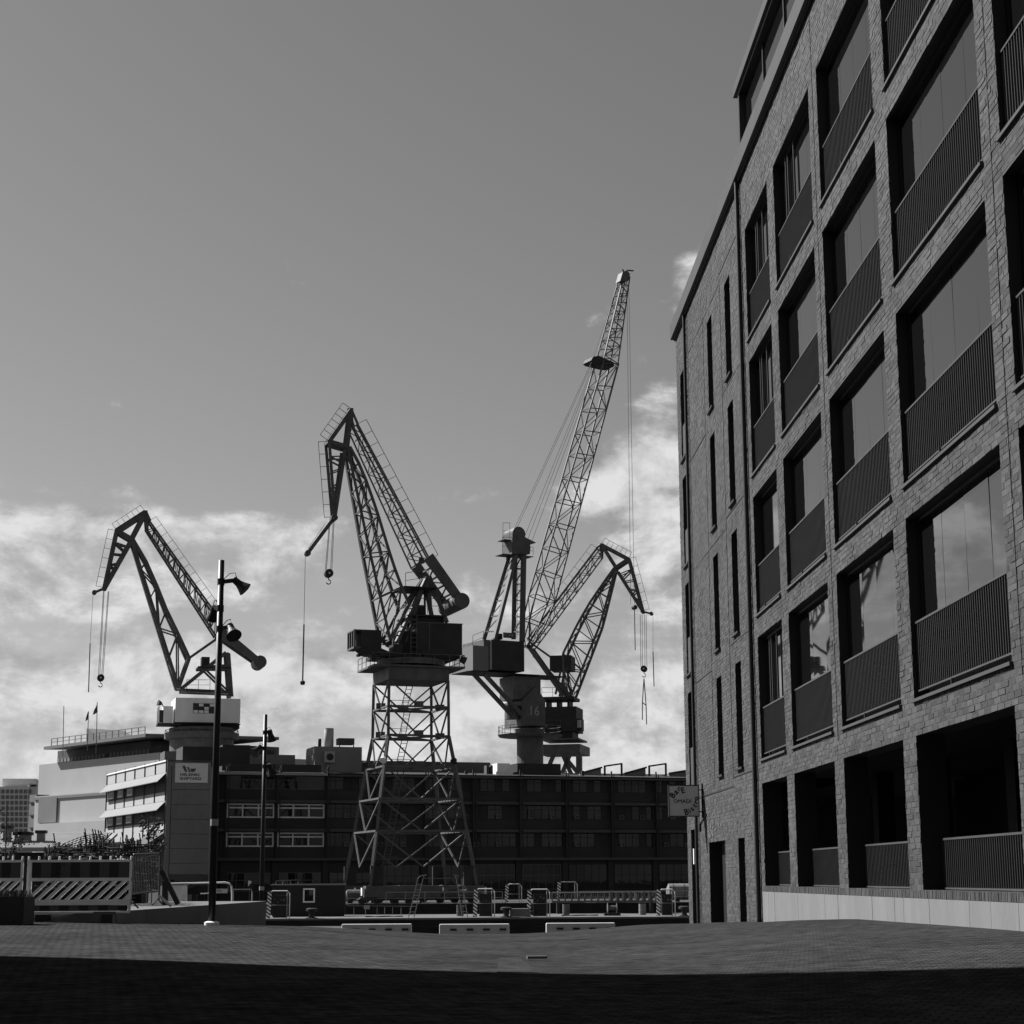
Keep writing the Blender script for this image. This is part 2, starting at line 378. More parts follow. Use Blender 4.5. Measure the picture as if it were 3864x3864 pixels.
wt = MB().add([(-900, 40, -5.4), (900, 40, -5.4), (900, 2500, -5.4), (-900, 2500, -5.4)], [(0, 1, 2, 3)]).build('water', 'water'); tag(wt, kind='structure')
bl = MB().add([(-2500, -2500, -7.2), (2500, -2500, -7.2), (2500, 4500, -7.2), (-2500, 4500, -7.2)], [(0, 1, 2, 3)]).build('ground', 'ground_dark'); tag(bl, kind='structure')
ZN = D(-3.02)                                    # near jetty deck
ZY = D(-2.35)                                    # shipyard ground
slab('jetty', -16.5, 90, 144, 158, -7, ZN, 'quay_top')
o = MB()
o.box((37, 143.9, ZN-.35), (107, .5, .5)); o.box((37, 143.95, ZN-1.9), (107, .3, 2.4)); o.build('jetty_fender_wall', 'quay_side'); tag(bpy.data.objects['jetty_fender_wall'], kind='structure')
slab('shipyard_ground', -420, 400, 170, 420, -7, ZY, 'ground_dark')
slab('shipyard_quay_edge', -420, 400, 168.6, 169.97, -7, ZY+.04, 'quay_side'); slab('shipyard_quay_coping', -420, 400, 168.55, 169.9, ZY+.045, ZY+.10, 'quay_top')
slab('city_ground', -900, 500, 420.1, 900, -7, ZY, 'ground_dark')

# ================================================================== BRICK BUILDING (right)
XW = 6.6
bb = thing('brick_building', (XW+6, 33, D(-1.0)), 'tall dark brick apartment building with barred balconies and a pale concrete plinth', 'building')
BAYS = [(36.6, 39.65), (31.9, 35.82), (26.9, 31.14), (21.38, 26.13), (15.9, 20.62), (10.4, 15.1)]
ST = 3.16
FL = [(D(2.51+ST*k), D(5.165+ST*k)) for k in range(4)]
GF = (D(-.20), D(1.99))
SLOTS = [(42.12, 43.02), (45.32, 46.22)]
STRIP = (50.93, 52.1)
YA_, YB_ = 5.0, 52.95                             # near and far end of the facade
ZT = D(16.04)
openings = []                                     # (y0, y1, z0, z1)
for a, b in BAYS:
    openings.append((a, b, *GF))
    for z0, z1 in FL: openings.append((a, b, z0, z1))
for k in range(4):
    z0 = D(2.50+ST*k)
    for a, b in SLOTS: openings.append((a, b, z0, z0+2.47))
    openings.append((*STRIP, D(2.52+ST*k), D(5.16+ST*k)))
openings += [(45.45, 48.38, D(-1.6), D(.88)), (42.33, 43.32, D(-1.6), D(.88)), (*STRIP, D(-1.6), D(1.3))]
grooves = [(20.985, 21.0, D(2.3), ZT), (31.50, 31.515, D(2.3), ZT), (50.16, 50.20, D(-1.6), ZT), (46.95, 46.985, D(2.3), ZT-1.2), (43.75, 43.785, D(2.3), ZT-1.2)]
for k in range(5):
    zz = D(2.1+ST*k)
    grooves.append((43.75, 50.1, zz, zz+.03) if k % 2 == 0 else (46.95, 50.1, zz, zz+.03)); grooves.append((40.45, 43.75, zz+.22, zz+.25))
PLZ = D(-.32)
plinth_range = (YA_, 39.9)
# wall backing (mortar): piers and spandrels as one wall with real thickness
def wall_rects(y0, y1, z0, z1, ops):
    zs = sorted({z0, z1, *[o[2] for o in ops if z0 < o[2] < z1], *[o[3] for o in ops if z0 < o[3] < z1]})
    for a, b in zip(zs[:-1], zs[1:]):
        zm = (a+b)/2; cuts = sorted([(max(o[0], y0), min(o[1], y1)) for o in ops if o[2] <= zm < o[3] and o[1] > y0 and o[0] < y1]); y = y0
        for c, d in cuts:
            if c > y+1e-4: yield y, c, a, b
            y = max(y, d)
        if y < y1-1e-4: yield y, y1, a, b
TH = .42
mb = MB()
for y0, y1, z0, z1 in wall_rects(YA_, YB_, D(-1.7), ZT, openings):
    mb.box((XW+.0005+TH/2, (y0+y1)/2, (z0+z1)/2), (TH, y1-y0, z1-z0))
wall = mb.build('wall', 'mortar', bb)
wall.data.materials.append(MATS['reveal_shade'])                    # shade of the reveals and soffits put in as a near-black colour
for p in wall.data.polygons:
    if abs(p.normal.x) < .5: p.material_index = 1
for a, b, c, d in grooves: box('joint_shade_strip', bb, (XW-.005, (a+b)/2, (c+d)/2), (.014, b-a, d-c), 'frame_dark')  # dark strips: sealed joints, plus groove shadow lines painted over the bricks
# bricks
CH, BL, JT = .084, .27, .012
cand = []
nz = int((ZT-D(-1.55))/CH)
cuts_all = openings+grooves
for r in range(nz):
    z0 = D(-1.55)+r*CH; z1 = z0+CH-JT; zm = (z0+z1)/2
    cs = sorted([(o[0], o[1]) for o in cuts_all if o[2]-.01 <= zm < o[3]+.012])
    if zm < D(-.19): cs.append((YA_, 39.98)); cs.sort()
    y = YA_; segs = []
    for c, d in cs:
        if c > y+.03: segs.append((y, c))
        y = max(y, d)
    if y < YB_: segs.append((y, YB_))
    off = (r % 2)*.5*(BL+JT)+(.07 if r % 4 > 1 else 0)
    for s0, s1 in segs:
        k = math.floor((s0-off)/(BL+JT)); b0 = off+k*(BL+JT)
        while b0 < s1:
            a = max(b0, s0+.001); b = min(b0+BL, s1-.001)
            if b-a > .035: cand.append((a, b, z0, z1))
            b0 += BL+JT
rowlock = []
y = 12.0
while y < 39.9: rowlock.append((y, y+.062, D(-.315), D(-.205))); y += .073
def brick_verts(a, b, z0, z1, x0, x1):
    j = lambda: R.uniform(-.0025, .0025)
    f = [(x0+j(), a+abs(j()), z0+j()), (x0+j(), b-abs(j()), z0+j()), (x0+j(), b-abs(j()), z1+j()), (x0+j(), a+abs(j()), z1+j())]
    return f+[(x1, a, z0), (x1, b, z0), (x1, b, z1), (x1, a, z1)]
BF = [(3, 2, 1, 0), (0, 1, 5, 4), (1, 2, 6, 5), (2, 3, 7, 6), (3, 0, 4, 7)]
def vis(c):
    u, v = project((XW, (c[0]+c[1])/2, (c[2]+c[3])/2)); return 0 < u < 1925 and 0 < v < 1930
allb = [(c, 0) for c in cand]+[(c, 1) for c in rowlock]
near = sorted([i for i, (c, k) in enumerate(allb) if vis(c) and c[1]-c[0] > (.15 if k == 0 else 0)], key=lambda i: allb[i][0][0]+.004*abs(allb[i][0][2]-1.5)*10)[:300]
nearset = set(near)
mass = MB(); pool = []
for i, (c, k) in enumerate(allb):
    pro = R.gauss(.0035, .0022) if k == 0 else .018+R.uniform(-.004, .004)
    x0 = XW-max(.0008, min(.014, pro)) if k == 0 else XW-pro
    if i in nearset:
        key = (k, i % 7, round(c[1]-c[0], 2))
        if key not in CACHE:
            h = (c[1]-c[0])/2; g = (c[3]-c[2])/2
            me = bpy.data.meshes.new('brick'); me.from_pydata(brick_verts(-h, h, -g, g, 0, .05), [], BF); me.materials.append(MATS['brick']); CACHE[key] = me
        link('brick', CACHE[key], bb, Matrix.Translation((x0, (c[0]+c[1])/2, (c[2]+c[3])/2)))
    else: mass.add(brick_verts(*c, x0, XW+.05), BF)
tag(mass.build('brickwork', 'brick', bb), kind='stuff')
# concrete plinth panels under the arcade
ys = [39.9]
while ys[-1] > 6: ys.append(ys[-1]-R.choice((.55, .95, 1.15, 1.5, .75)))
for a, b in zip(ys[1:], ys[:-1]): box('plinth_panel', bb, (XW+.03+R.uniform(-.004, .004), (a+b)/2, (D(-1.6)+PLZ)/2), (.12, b-a-.012, PLZ-D(-1.6)), 'plinth')
# body, roof, far end and arcade interior
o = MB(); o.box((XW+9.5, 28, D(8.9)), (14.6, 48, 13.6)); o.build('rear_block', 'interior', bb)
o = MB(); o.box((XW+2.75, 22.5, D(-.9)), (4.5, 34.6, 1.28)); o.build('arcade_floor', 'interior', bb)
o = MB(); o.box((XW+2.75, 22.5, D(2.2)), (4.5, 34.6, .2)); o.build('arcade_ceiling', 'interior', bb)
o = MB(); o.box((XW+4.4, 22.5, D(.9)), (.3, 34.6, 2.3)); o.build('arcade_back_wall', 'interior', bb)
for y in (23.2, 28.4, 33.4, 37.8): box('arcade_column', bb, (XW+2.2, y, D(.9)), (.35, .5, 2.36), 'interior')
o = MB(); o.box((XW+8, YB_-.2, D(7.2)), (15, .36, 17.6)); o.build('end_wall', 'mortar', bb)
# coping
o = MB(); o.box((XW+.35, 29.0, D(16.28)), (1.0, 48.2, .44)); o.build('coping', 'coping', bb)
o = MB(); o.box((XW+.35, 29.0, D(16.03)), (.82, 48.0, .06)); o.build('coping_shade_strip', 'frame_dark', bb)  # solid dark strip standing in for the shadow below the coping edge
# penthouse storey
PY0, PY1 = 5.0, 40.35
box('penthouse_roof', bb, (XW+4, (PY0+PY1)/2+.1, D(18.44)), (8.06, PY1-PY0+.26, .24), 'coping')
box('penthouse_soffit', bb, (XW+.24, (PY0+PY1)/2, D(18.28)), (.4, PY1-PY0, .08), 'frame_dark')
box('penthouse_end_wall', bb, (XW+4, PY1-.08, D(17.36)), (7.9, .16, 1.76), 'dark_metal')
y = PY1-.2
while y > 8:
    y2 = y-2.62; pn = box('penthouse_pane', bb, (XW+.215, (y+y2)/2, D(17.37)), (.03, 2.54, 1.74), 'glass'); box('post', pn, (XW+.20, y2, D(17.37)), (.07, .08, 1.74), 'dark_metal'); y = y2
# windows with panes, railings and sills
def railing(y0, y1, xr, z0, z1):
    rl = box('railing', bb, (xr, (y0+y1)/2, z1-.015), (.05, y1-y0, .03), 'bar_metal')
    box('bottom_rail', rl, (xr, (y0+y1)/2, z0+.012), (.05, y1-y0, .024), 'sill_metal')
    m = MB(); n = int((y1-y0)/.1)
    for i in range(n+1): m.box((xr, y0+(y1-y0)*i/n, (z0+z1)/2), (.034, .013, z1-z0-.05))
    tag(m.build('bars', 'bar_metal', rl), kind='stuff')
def window(y0, y1, z0, z1, xg, panes, slim=False):
    m = MB(); t = .05
    m.box((xg, y0+t/2, (z0+z1)/2), (.07, t, z1-z0)); m.box((xg, y1-t/2, (z0+z1)/2), (.07, t, z1-z0)); m.box((xg, (y0+y1)/2, z1-t/2), (.07, y1-y0-2*t, t)); m.box((xg, (y0+y1)/2, z0+t/2), (.07, y1-y0-2*t, t))
    w = m.build('window', 'frame_dark', bb); n = panes; a0, a1 = y0+t, y1-t
    for i in range(n):
        c = a0+(a1-a0)*(i+.5)/n; yw = R.gauss(0, .0016)
        Mx = Matrix.Translation((xg+.005, c, (z0+z1)/2)) @ Matrix.Rotation(yw, 4, 'Z') @ Matrix.Rotation(R.gauss(0, .0012), 4, 'Y') @ Matrix.Diagonal((.012, (a1-a0)/n-.008, z1-z0-2*t, 1))
        link('pane', unit('box', 'glass'), w, Mx)
for bi, (a, b) in enumerate(BAYS):
    for k, (z0, z1) in enumerate(FL):
        window(a, b, z0, z1, XW+.205, (3, 3, 4, 4, 4, 4)[bi])
        railing(a+.03, b-.03, XW+.085, z0+.10, z0+1.12)
        if (bi, k) in ((0, 0), (0, 3), (1, 3), (0, 2)):
            for q in (.62, .86, 1.5): box('inner_post', bb, (XW+.16, b-q, (z0+z1)/2), (.035, .035, z1-z0-.12), 'sill_metal')
        m = MB(); m.extrude([(XW-.05, a-.04, z0-.06), (XW-.05, a-.04, z0-.015), (XW+.20, a-.04, z0+.006), (XW+.20, a-.04, z0-.06)], (0, b-a+.06, 0)); sil = m.build('sill', 'sill_metal', bb)
        box('outlet_pipe', sil, (XW-.03, (a+b)/2+.2, z0+.03), (.03, .02, .08), 'sill_metal')
    railing(a+.02, b-.02, XW+.30, GF[0]+.01, D(.52))
for k in range(4):
    z0 = D(2.50+ST*k)
    for a, b in SLOTS:
        box('slot_window', bb, (XW+.32, (a+b)/2, z0+1.235), (.04, b-a, 2.47), 'glass'); box('sill', bb, (XW+.02, (a+b)/2, z0-.03), (.18, b-a+.06, .05), 'dark_metal')
    z0 = D(2.52+ST*k); a, b = STRIP
    box('strip_window', bb, (XW+.32, (a+b)/2, z0+1.32), (.04, b-a, 2.64), 'glass'); box('guard_panel', bb, (XW+.05, (a+b)/2, z0+.56), (.03, b-a-.02, 1.05), 'bar_metal'); box('sill', bb, (XW+.02, (a+b)/2, z0-.03), (.18, b-a+.06, .05), 'dark_metal')
box('strip_window', bb, (XW+.32, sum(STRIP)/2, D(-.2)), (.04, STRIP[1]-STRIP[0], 3.0), 'glass')
box('slot_window', bb, (XW+.32, 42.82, D(-.4)), (.04, .99, 2.6), 'glass')
dr = box('entrance_door', bb, (XW+.34, 46.9, D(-.4)), (.05, 2.93, 2.56), 'frame_dark')
box('door_glass', dr, (XW+.30, 46.05, D(-.38)), (.02, .95, 2.2), 'glass'); box('door_handle', dr, (XW+.27, 45.75, D(-.25)), (.04, .75, .035), 'sill_metal'); box('door_post', dr, (XW+.28, 46.55, D(-.4)), (.03, .04, 2.4), 'sill_metal')
box('notice', dr, (XW+.28, 46.0, D(.1)), (.006, .4, .3), 'hall_grey')
rod('downpipe', bb, (XW-.07, 40.2, D(-1.2)), (XW-.07, 40.2, ZT), .11, 'dark_metal')
rod('downpipe', bb, (XW-.06, 50.48, D(-1.4)), (XW-.06, 50.48, ZT), .09, 'dark_metal')
box('wall_lamp', bb, (XW-.06, 50.75, D(.55)), (.12, .14, .42), 'white_paint')
o = MB(); o.tube([(XW-.02, 50.3, D(1.42)), (XW-.03, 49.9, D(1.42)), (XW-.02, 48.6, D(1.62))], .03); o.beam((XW-.03, 49.9, D(1.42)), (XW-.03, 49.9, D(1.20)), .05); o.build('cable_run', 'frame_dark', bb)
# pale mortar splashes left on the brick above the door
for i in range(46):
    y = 48.4-abs(R.gauss(0, .9)); z = D(1.0+abs(R.gauss(.1, .30))); box('mortar_splash', bb, (XW-.018, y, z), (.006, R.uniform(.04, .12), R.uniform(.03, .06)), 'plinth')

# ------------------------------------------------------------------ hanging sign at the corner
SY = 49.3
SG = at(1290, 1510, SY)
hs = thing('hanging_sign', (SG.x, SY, SG.z), 'square bar and bistro sign hanging out from the corner of the brick building', 'sign')
a = at(1261, 1482, SY); b = at(1319, 1540, SY)
box('board', hs, ((a.x+b.x)/2, SY, (a.z+b.z)/2), (b.x-a.x, .10, a.z-b.z), 'sign_paper')
w_, h_ = b.x-a.x, a.z-b.z
m = MB()
for x, z, sx, sz in ((a.x, (a.z+b.z)/2, .022, h_+.022), (b.x, (a.z+b.z)/2, .022, h_+.022), ((a.x+b.x)/2, a.z, w_-.023, .022), ((a.x+b.x)/2, b.z, w_-.023, .022)): m.box((x, SY, z), (sx, .13, sz))
m.build('frame', 'frame_dark', hs)
for z in (a.z-.12, b.z+.12): rod('bracket', hs, (b.x, SY, z), (XW+.02, SY, z), .03, 'dark_metal')
rod('mounting_pole', hs, (XW-.03, SY, a.z+.05), (XW-.03, SY, b.z-.05), .05, 'dark_metal')
def sgn(fx, fz): return (a.x+w_*fx, SY-.056, a.z-h_*fz)
def stext(s, fx, fz, ang, size, bold=.004, sx=1): text('lettering', hs, s, sgn(fx, fz), (math.cos(ang), 0, math.sin(ang)), (-math.sin(ang), 0, math.cos(ang)), size, 'sign_ink', extrude=.004, bold=bold, sx=sx)
stext('OMADI', .45, .52, 0, .15, 0)
for ch, fx, fz, an, sz in (('B', .13, .33, 50, .22), ('a', .24, .21, 40, .22), ('r', .34, .11, 25, .20), ('E', .47, .17, 15, .22)): stext(ch, fx, fz, rad(an), sz)
for ch, fx, fz, an, sz in (('B', .57, .87, 15, .22), ('i', .68, .83, 30, .18), ('s', .76, .76, 40, .20), ('t', .85, .66, 50, .20), ('r', .89, .54, 60, .20), ('o', .91, .42, 60, .18)): stext(ch, fx, fz, rad(an), sz)

# ================================================================== BUILDING THAT SHADES THE FOREGROUND (stands left of the frame)
nb = thing('neighbour_building', (-20, 5, D(-1.0)), 'plain dark apartment block standing left of the view, shading the foreground', 'building')
o = MB(); o.box((-20.5, 2.2, 11.4), (13, 47.4, 24.6)); o.build('wall', 'yard_wall', nb)
box('roof', nb, (-20.5, 2.2, 23.85), (13.3, 47.7, .3), 'coping')
for i in range(14):
    for k in range(7):
        w = box('window', nb, (-13.98, -18+i*3.3, 2.3+k*3.1), (.06, 1.5, 1.7), 'frame_dark'); box('pane', w, (-13.95, -18+i*3.3, 2.3+k*3.1), (.04, 1.36, 1.56), 'yard_glass')
for k in range(7): w = box('window', nb, (-17, 25.92, 2.3+k*3.1), (1.5, .06, 1.7), 'frame_dark'); box('pane', w, (-17, 25.95, 2.3+k*3.1), (1.36, .04, 1.56), 'yard_glass')

# ================================================================== SHIPYARD OFFICE BUILDING
YW = rad(16.5)
G = Frame((0, 215), YW)
ob = thing('shipyard_office', G.p(3, 8, ZY), 'long dark four storey shipyard office with slab bands, columns and window rows', 'building')
P0, BW = -.127*215, .02694*215
NB = 12
cols = [P0+BW*k for k in range(NB+1)]
S0, S1 = cols[0]-1.3, cols[-1]+.5
bands = [D(2.0), D(5.22), D(8.44)]               # undersides of the floor slabs
EAVE = D(11.75)
m = MB(); G.mb(m, S0, S1, .35, 15, ZY, EAVE-.1); m.build('wall', 'yard_board', ob)
for z in bands: G.box('slab_band', ob, S0-.2, S1, -.45, .36, z, z+.32, 'yard_slab')
for c in cols: G.box('column', ob, c-.08, c+.08, -.60, -.46, D(2.3), EAVE+.75, 'yard_board')
for i, c in enumerate(cols): G.box('drain_pipe', ob, c+.26, c+.36, -.56, -.46, D(2.3), EAVE+.4, 'crane_dark')
# spandrel boards, separate for each bay and storey
for k in range(NB):
    a, b = cols[k]+.2, cols[k+1]-.2
    for fi, z in enumerate([bands[0]+.32, bands[1]+.32, bands[2]+.32]):
        for j in range(6): G.box('spandrel_board', ob, a, b, .22-.012*(j % 2), .36, z+j*.20, z+j*.20+.185, 'yard_wall')
        z0 = z+1.22; z1 = z+2.82
        white = k < 2
        if fi == 2: z1 = z+2.75
        if white and fi < 2: nx, fm, fw = 3, 'yard_frame', .16
        elif white: nx, fm, fw = 3, 'yard_frame_dim', .07
        else: nx, fm, fw = 6, 'crane_dark', .06
        wm = MB(); dx = (b-a)/nx; tz = z1-.48
        G.mb(wm, a, b, .18, .30, z0, z0+fw); G.mb(wm, a, b, .18, .30, z1-fw, z1)
        G.mb(wm, a+fw, b-fw, .185, .295, tz-fw/2, tz+fw/2)
        for j in range(nx+1):
            x = min(max(a+dx*j, a+fw/2), b-fw/2); G.mb(wm, x-fw/2, x+fw/2, .19, .29, z0+fw, z1-fw)
        w = wm.build('window', fm, ob)
        for j in range(nx):
            x0 = a+dx*j+fw/2+.01; x1 = a+dx*(j+1)-fw/2-.01
            gm = 'yard_glass' if (white or R.random() < .6) else 'yard_board'
            G.box('pane', w, x0, x1, .24, .27, z0+fw, tz-fw/2, gm); G.box('pane', w, x0, x1, .24, .27, tz+fw/2, z1-fw, gm)
        if not white and fi < 2:
            for j in ((1, 4) if k > 5 else ((0, 3) if k % 2 else (2, 5))):
                if R.random() < .85:
                    vm = MB(); x0 = a+dx*j+.1; x1 = x0+.62; q = .09; za = z0+.05; zb = z0+.52+(.75 if R.random() < .2 else 0)
                    G.mb(vm, x0, x1, .10, .17, za, za+q); G.mb(vm, x0, x1, .10, .17, zb-q, zb); G.mb(vm, x0, x0+q, .10, .17, za+q, zb-q); G.mb(vm, x1-q, x1, .10, .17, za+q, zb-q); vm.build('vent_window', 'yard_frame_dim', ob)
    # ground storey: piers, glazing grid, doors
    G.box('pier', ob, cols[k]-.35, cols[k]+.35, .1, .36, ZY, bands[0], 'yard_board')
    nx = 5; dx = (b-a)/nx; wm = MB(); z0 = ZY+1.0; z1 = bands[0]-1.35 if k < 3 else bands[0]-.5; fw = .06
    zz = [z0, (z0+z1)/2+.2, z1]
    for z in zz: G.mb(wm, a+.3, b-.3, .2, .3, z-fw/2, z+fw/2)
    for j in range(nx+1): x = a+.3+(b-a-.6)*j/nx; G.mb(wm, x-fw/2, x+fw/2, .21, .29, z0, z1)
    w = wm.build('shopfront_window', 'yard_frame_dim' if k < 2 or k in (5, 6) else 'crane_dark', ob)
    for j in range(nx): x = a+.3+(b-a-.6)*(j+.5)/nx; G.box('pane', w, x-.45, x+.45, .24, .27, z0, z1, 'yard_glass')
# eaves: gutter, canopy over the first bays, roof edge
G.box('gutter', ob, S0-.3, cols[2]-.1, -.85, -.55, EAVE-.22, EAVE+.06, 'roof_light')
G.box('gutter', ob, cols[2]+.1, S1, -.85, -.50, EAVE-.30, EAVE-.06, 'yard_slab')
m = MB(); m.extrude([G.p(S0-.3, -.84, EAVE+.07), G.p(S0-.3, 15, EAVE+1.4), G.p(S0-.3, 15, EAVE-.09), G.p(S0-.3, -.4, EAVE-.09)], G.e1*(S1-S0+.3)); m.build('roof', 'coping', ob)
for k in (0, 1): G.box('canopy_fascia', ob, cols[k]+.3, cols[k+1]-.3 if k == 0 else cols[k+1]-.9, -1.0, -.86, EAVE+.10, EAVE+.98, 'yard_wall')
def lattice_panel(name, par, A, B, C_, D_, m_, w=.06):
    q = MB(); q.beam(A, B, w); q.beam(B, C_, w); q.beam(C_, D_, w); q.beam(D_, A, w); q.beam(A, C_, w); q.beam(B, D_, w); q.build(name, m_, par)
for s in (cols[0]-.3, cols[1]-.15, cols[2]-.55): lattice_panel('canopy_bracket', ob, G.p(s, -1.0, EAVE+.1), G.p(s+.6, -1.0, EAVE+.1), G.p(s+.6, -1.0, EAVE+.98), G.p(s, -1.0, EAVE+.98), 'yard_slab')
# roof plant on the office
def roofbox(name, u0, u1, v0, v1, w, dp, m_, par=ob):
    s0, zt = G.hit(u0, v0, w); s1, _ = G.hit(u1, v0, w); _, zb = G.hit((u0+u1)/2, v1, w); return G.box(name, par, s0, s1, w, w+dp, min(zb, EAVE+.3), zt, m_), s0, s1, zt
rb, s0, s1, zt = roofbox('plant_room', 594, 683, 1408, 1440, 5, 5, 'concrete')
G.box('cooling_unit', rb, s0+1.1, s0+2.3, 4.4, 4.95, zt-1.9, zt-.6, 'roof_light'); rod('fan', rb, G.p(s0+1.7, 4.36, zt-1.25), G.p(s0+1.7, 4.41, zt-1.25), .85, 'crane_dark')
rod('exhaust_pipe', rb, G.p(s0+2.1, 7, zt), G.p(s0+2.1, 7, zt+2.3), 1.15, 'roof_light'); rod('exhaust_pipe', rb, G.p(s0+.9, 6.5, zt), G.p(s0+.9, 6.5, zt+1.0), .4, 'crane_dark')
G.box('roof_unit', rb, s0+3.1, s0+5.0, 6, 7.5, zt+.35, zt+1.1, 'yard_slab'); 
for x in (3.2, 4.9): G.box('unit_leg', rb, s0+x-.05, s0+x+.05, 6, 6.1, zt, zt+.35, 'yard_slab')
roofbox('plant_room', 622, 925, 1434, 1456, 9, 4, 'yard_slab')
roofbox('plant_room', 420, 472, 1405, 1437, 4, 4, 'yard_board')
roofbox('plant_room', 468, 557, 1423, 1440, 9, 5, 'concrete')
for u in (918, 925): rb2, s0, s1, zt = roofbox('cooling_unit', u, u+5, 1444, 1458, 4, 1, 'yard_slab')
rb2, s0, s1, zt = roofbox('cooling_unit', 938, 962, 1440, 1458, 4, 2, 'white_paint')
roofbox('plant_room', 976, 1058, 1440, 1458, 3.5, 3, 'crane_dark')
for i, (u0, u1) in enumerate([(1095, 1134), (1180, 1218), (1263, 1330)]):          # monitor roof lights: sloping tops with dark framed ends
    s0, z0 = G.hit(u0, 1460, 6); s1, z1 = G.hit(u1, 1451, 6); sb, zb = G.hit(u0, 1468, 6)
    m = MB(); m.extrude([G.p(s0, 6, zb-1), G.p(s1, 6, zb-1), G.p(s1, 6, z1+.15), G.p(s0, 6, z0)], G.e2*3); sk = m.build('roof_light', 'concrete', ob)
    beam('edge_trim', sk, G.p(s0-.1, 5.9, z0+.05), G.p(s1+.1, 5.9, z1+.2), .22, 'crane_dark'); 
    G.box('hatch_frame', sk, s1+.35, s1+.55, 5.8, 6, zb-1, z1+.45, 'crane_dark'); G.box('hatch_frame', sk, s1+2.6, s1+2.8, 5.8, 6, zb-1, z1+.75, 'crane_dark'); beam('hatch_frame', sk, G.p(s1+.4, 5.88, z1+.35), G.p(s1+2.75, 5.88, z1+.7), .2, 'crane_dark')
for u in (1100, 880, 700):                                                        # small roof ventilators
    s, z = G.hit(u, 1462, 2); G.box('roof_vent', ob, s-.15, s+.15, 2, 2.3, z-1, z+.5, 'crane_dark')

# ------------------------------------------------------------------ wing with the shipyard sign
C0 = at(316, 1436, 196); C1 = at(204, 1462, 222.5)
lw = Vector((C1.x-C0.x, C1.y-C0.y, 0)); LW = lw.length; e_l = lw.normalized(); n_l = Vector((-e_l.y, e_l.x, 0))   # n_l points left, out of the long wall
ZR = C0.z
wg = thing('shipyard_wing', (C0.x, C0.y, ZY), 'white shipyard wing with sunshade awnings and a grey blank concrete end wall', 'building')
WF = Frame((C0.x, C0.y), YW)
s_r, _ = WF.hit(398, 1436, 0)
e_f = WF.e1
m = MB(); m.extrude([C0-Vector((0, 0, C0.z-ZY)), (C0+e_f*s_r)-Vector((0, 0, C0.z-ZY)), (C0+e_f*(s_r+9)+lw)-Vector((0, 0, C0.z-ZY)), (C0+lw)-Vector((0, 0, C0.z-ZY))], (0, 0, C0.z-ZY-.3)); m.build('core', 'white_wall', wg)
zs = [ZR-.05]+[at(316, v, 196).z for v in (1489.5, 1518, 1545.5, 1573.5, 1601, 1629)]+[D(.5)]
for za, zb in zip(zs[1:], zs[:-1]): WF.box('end_wall_panel', wg, .5, s_r, -.26, -.02, za+.025, zb-.025, 'concrete')
WF.box('end_wall_edge', wg, -.05, .42, -.30, -.02, ZY, ZR+.1, 'concrete')
WF.box('end_wall_cap', wg, -.05, s_r+.1, -.34, .1, ZR-.04, ZR+.12, 'yard_slab')
WF.box('ground_glazing', wg, .5, s_r, -.2, -.02, ZY, D(.45), 'yard_glass')
for x in (.5, 2.4, 4.3): WF.box('glazing_bar', wg, x, x+.07, -.25, -.2, ZY, D(.45), 'yard_slab')
for z in (D(-.3), D(.42)): WF.box('glazing_bar', wg, .58, s_r, -.24, -.2, z, z+.07, 'yard_slab')
def wl(t, out, z): return Vector((C0.x, C0.y, 0))+e_l*(t*LW)+n_l*out+Vector((0, 0, z))
def zc(v): return at(314, v, 196).z
levels = [(zc(1457), zc(1474), zc(1493), zc(1511)), (zc(1511), zc(1528), zc(1549), zc(1582))]
NBAY = 6
for (za, zo, zw, zp) in levels:
    for i in range(NBAY):                                        # awnings, one panel for each bay
        t0, t1 = i/NBAY, (i+1)/NBAY
        m = MB(); m.extrude([wl(t0+.001, .03, za), wl(t0+.001, 1.0, zo), wl(t0+.001, 1.0, zo-.07), wl(t0+.001, .03, za-.07)], e_l*((t1-t0)*LW-.03)); m.build('awning', 'awning', wg)
        w = MB(); w.extrude([wl(t0+.015, .02, zw), wl(t0+.015, .06, zw), wl(t0+.015, .06, za-.3), wl(t0+.015, .02, za-.3)], e_l*((t1-t0)*LW*.97)); wo = w.build('window_band', 'yard_board', wg)
        if i > 2:
            g = MB(); A = wl(t0+.04, .09, 0)
            for j in range(4): g.beam(wl(t0+.04+j*.025, .09, zw+.3), wl(t0+.04+j*.025, .09, za-.5), .14)
            for j in range(3): g.beam(wl(t0+.035, .09, zw+.3+(za-.8-zw)*j/2), wl(t0+.12, .09, zw+.3+(za-.8-zw)*j/2), .12)
            g.build('window_grid', 'white_paint', wo)
        m = MB(); m.extrude([wl(t0+.006, .02, zp), wl(t0+.006, .07, zp), wl(t0+.006, .07, zw-.05), wl(t0+.006, .02, zw-.05)], e_l*((t1-t0)*LW*.96)); m.build('wall_panel', 'white_wall', wg)
    for i in range(NBAY+1): beam('mullion', wg, wl(i/NBAY, .1, zp), wl(i/NBAY, .1, za-.2), .14, 'yard_slab')
for i in range(NBAY):
    m = MB(); m.extrude([wl(i/NBAY+.006, .02, zc(1457)), wl(i/NBAY+.006, .06, zc(1457)), wl(i/NBAY+.006, .06, ZR), wl(i/NBAY+.006, .02, ZR)], e_l*(LW/NBAY*.96)); m.build('parapet_panel', 'white_wall', wg)
for i in range(NBAY+1): beam('parapet_post', wg, wl(i/NBAY, .12, zc(1457)), wl(i/NBAY, .12, ZR+.25), .1, 'crane_dark')
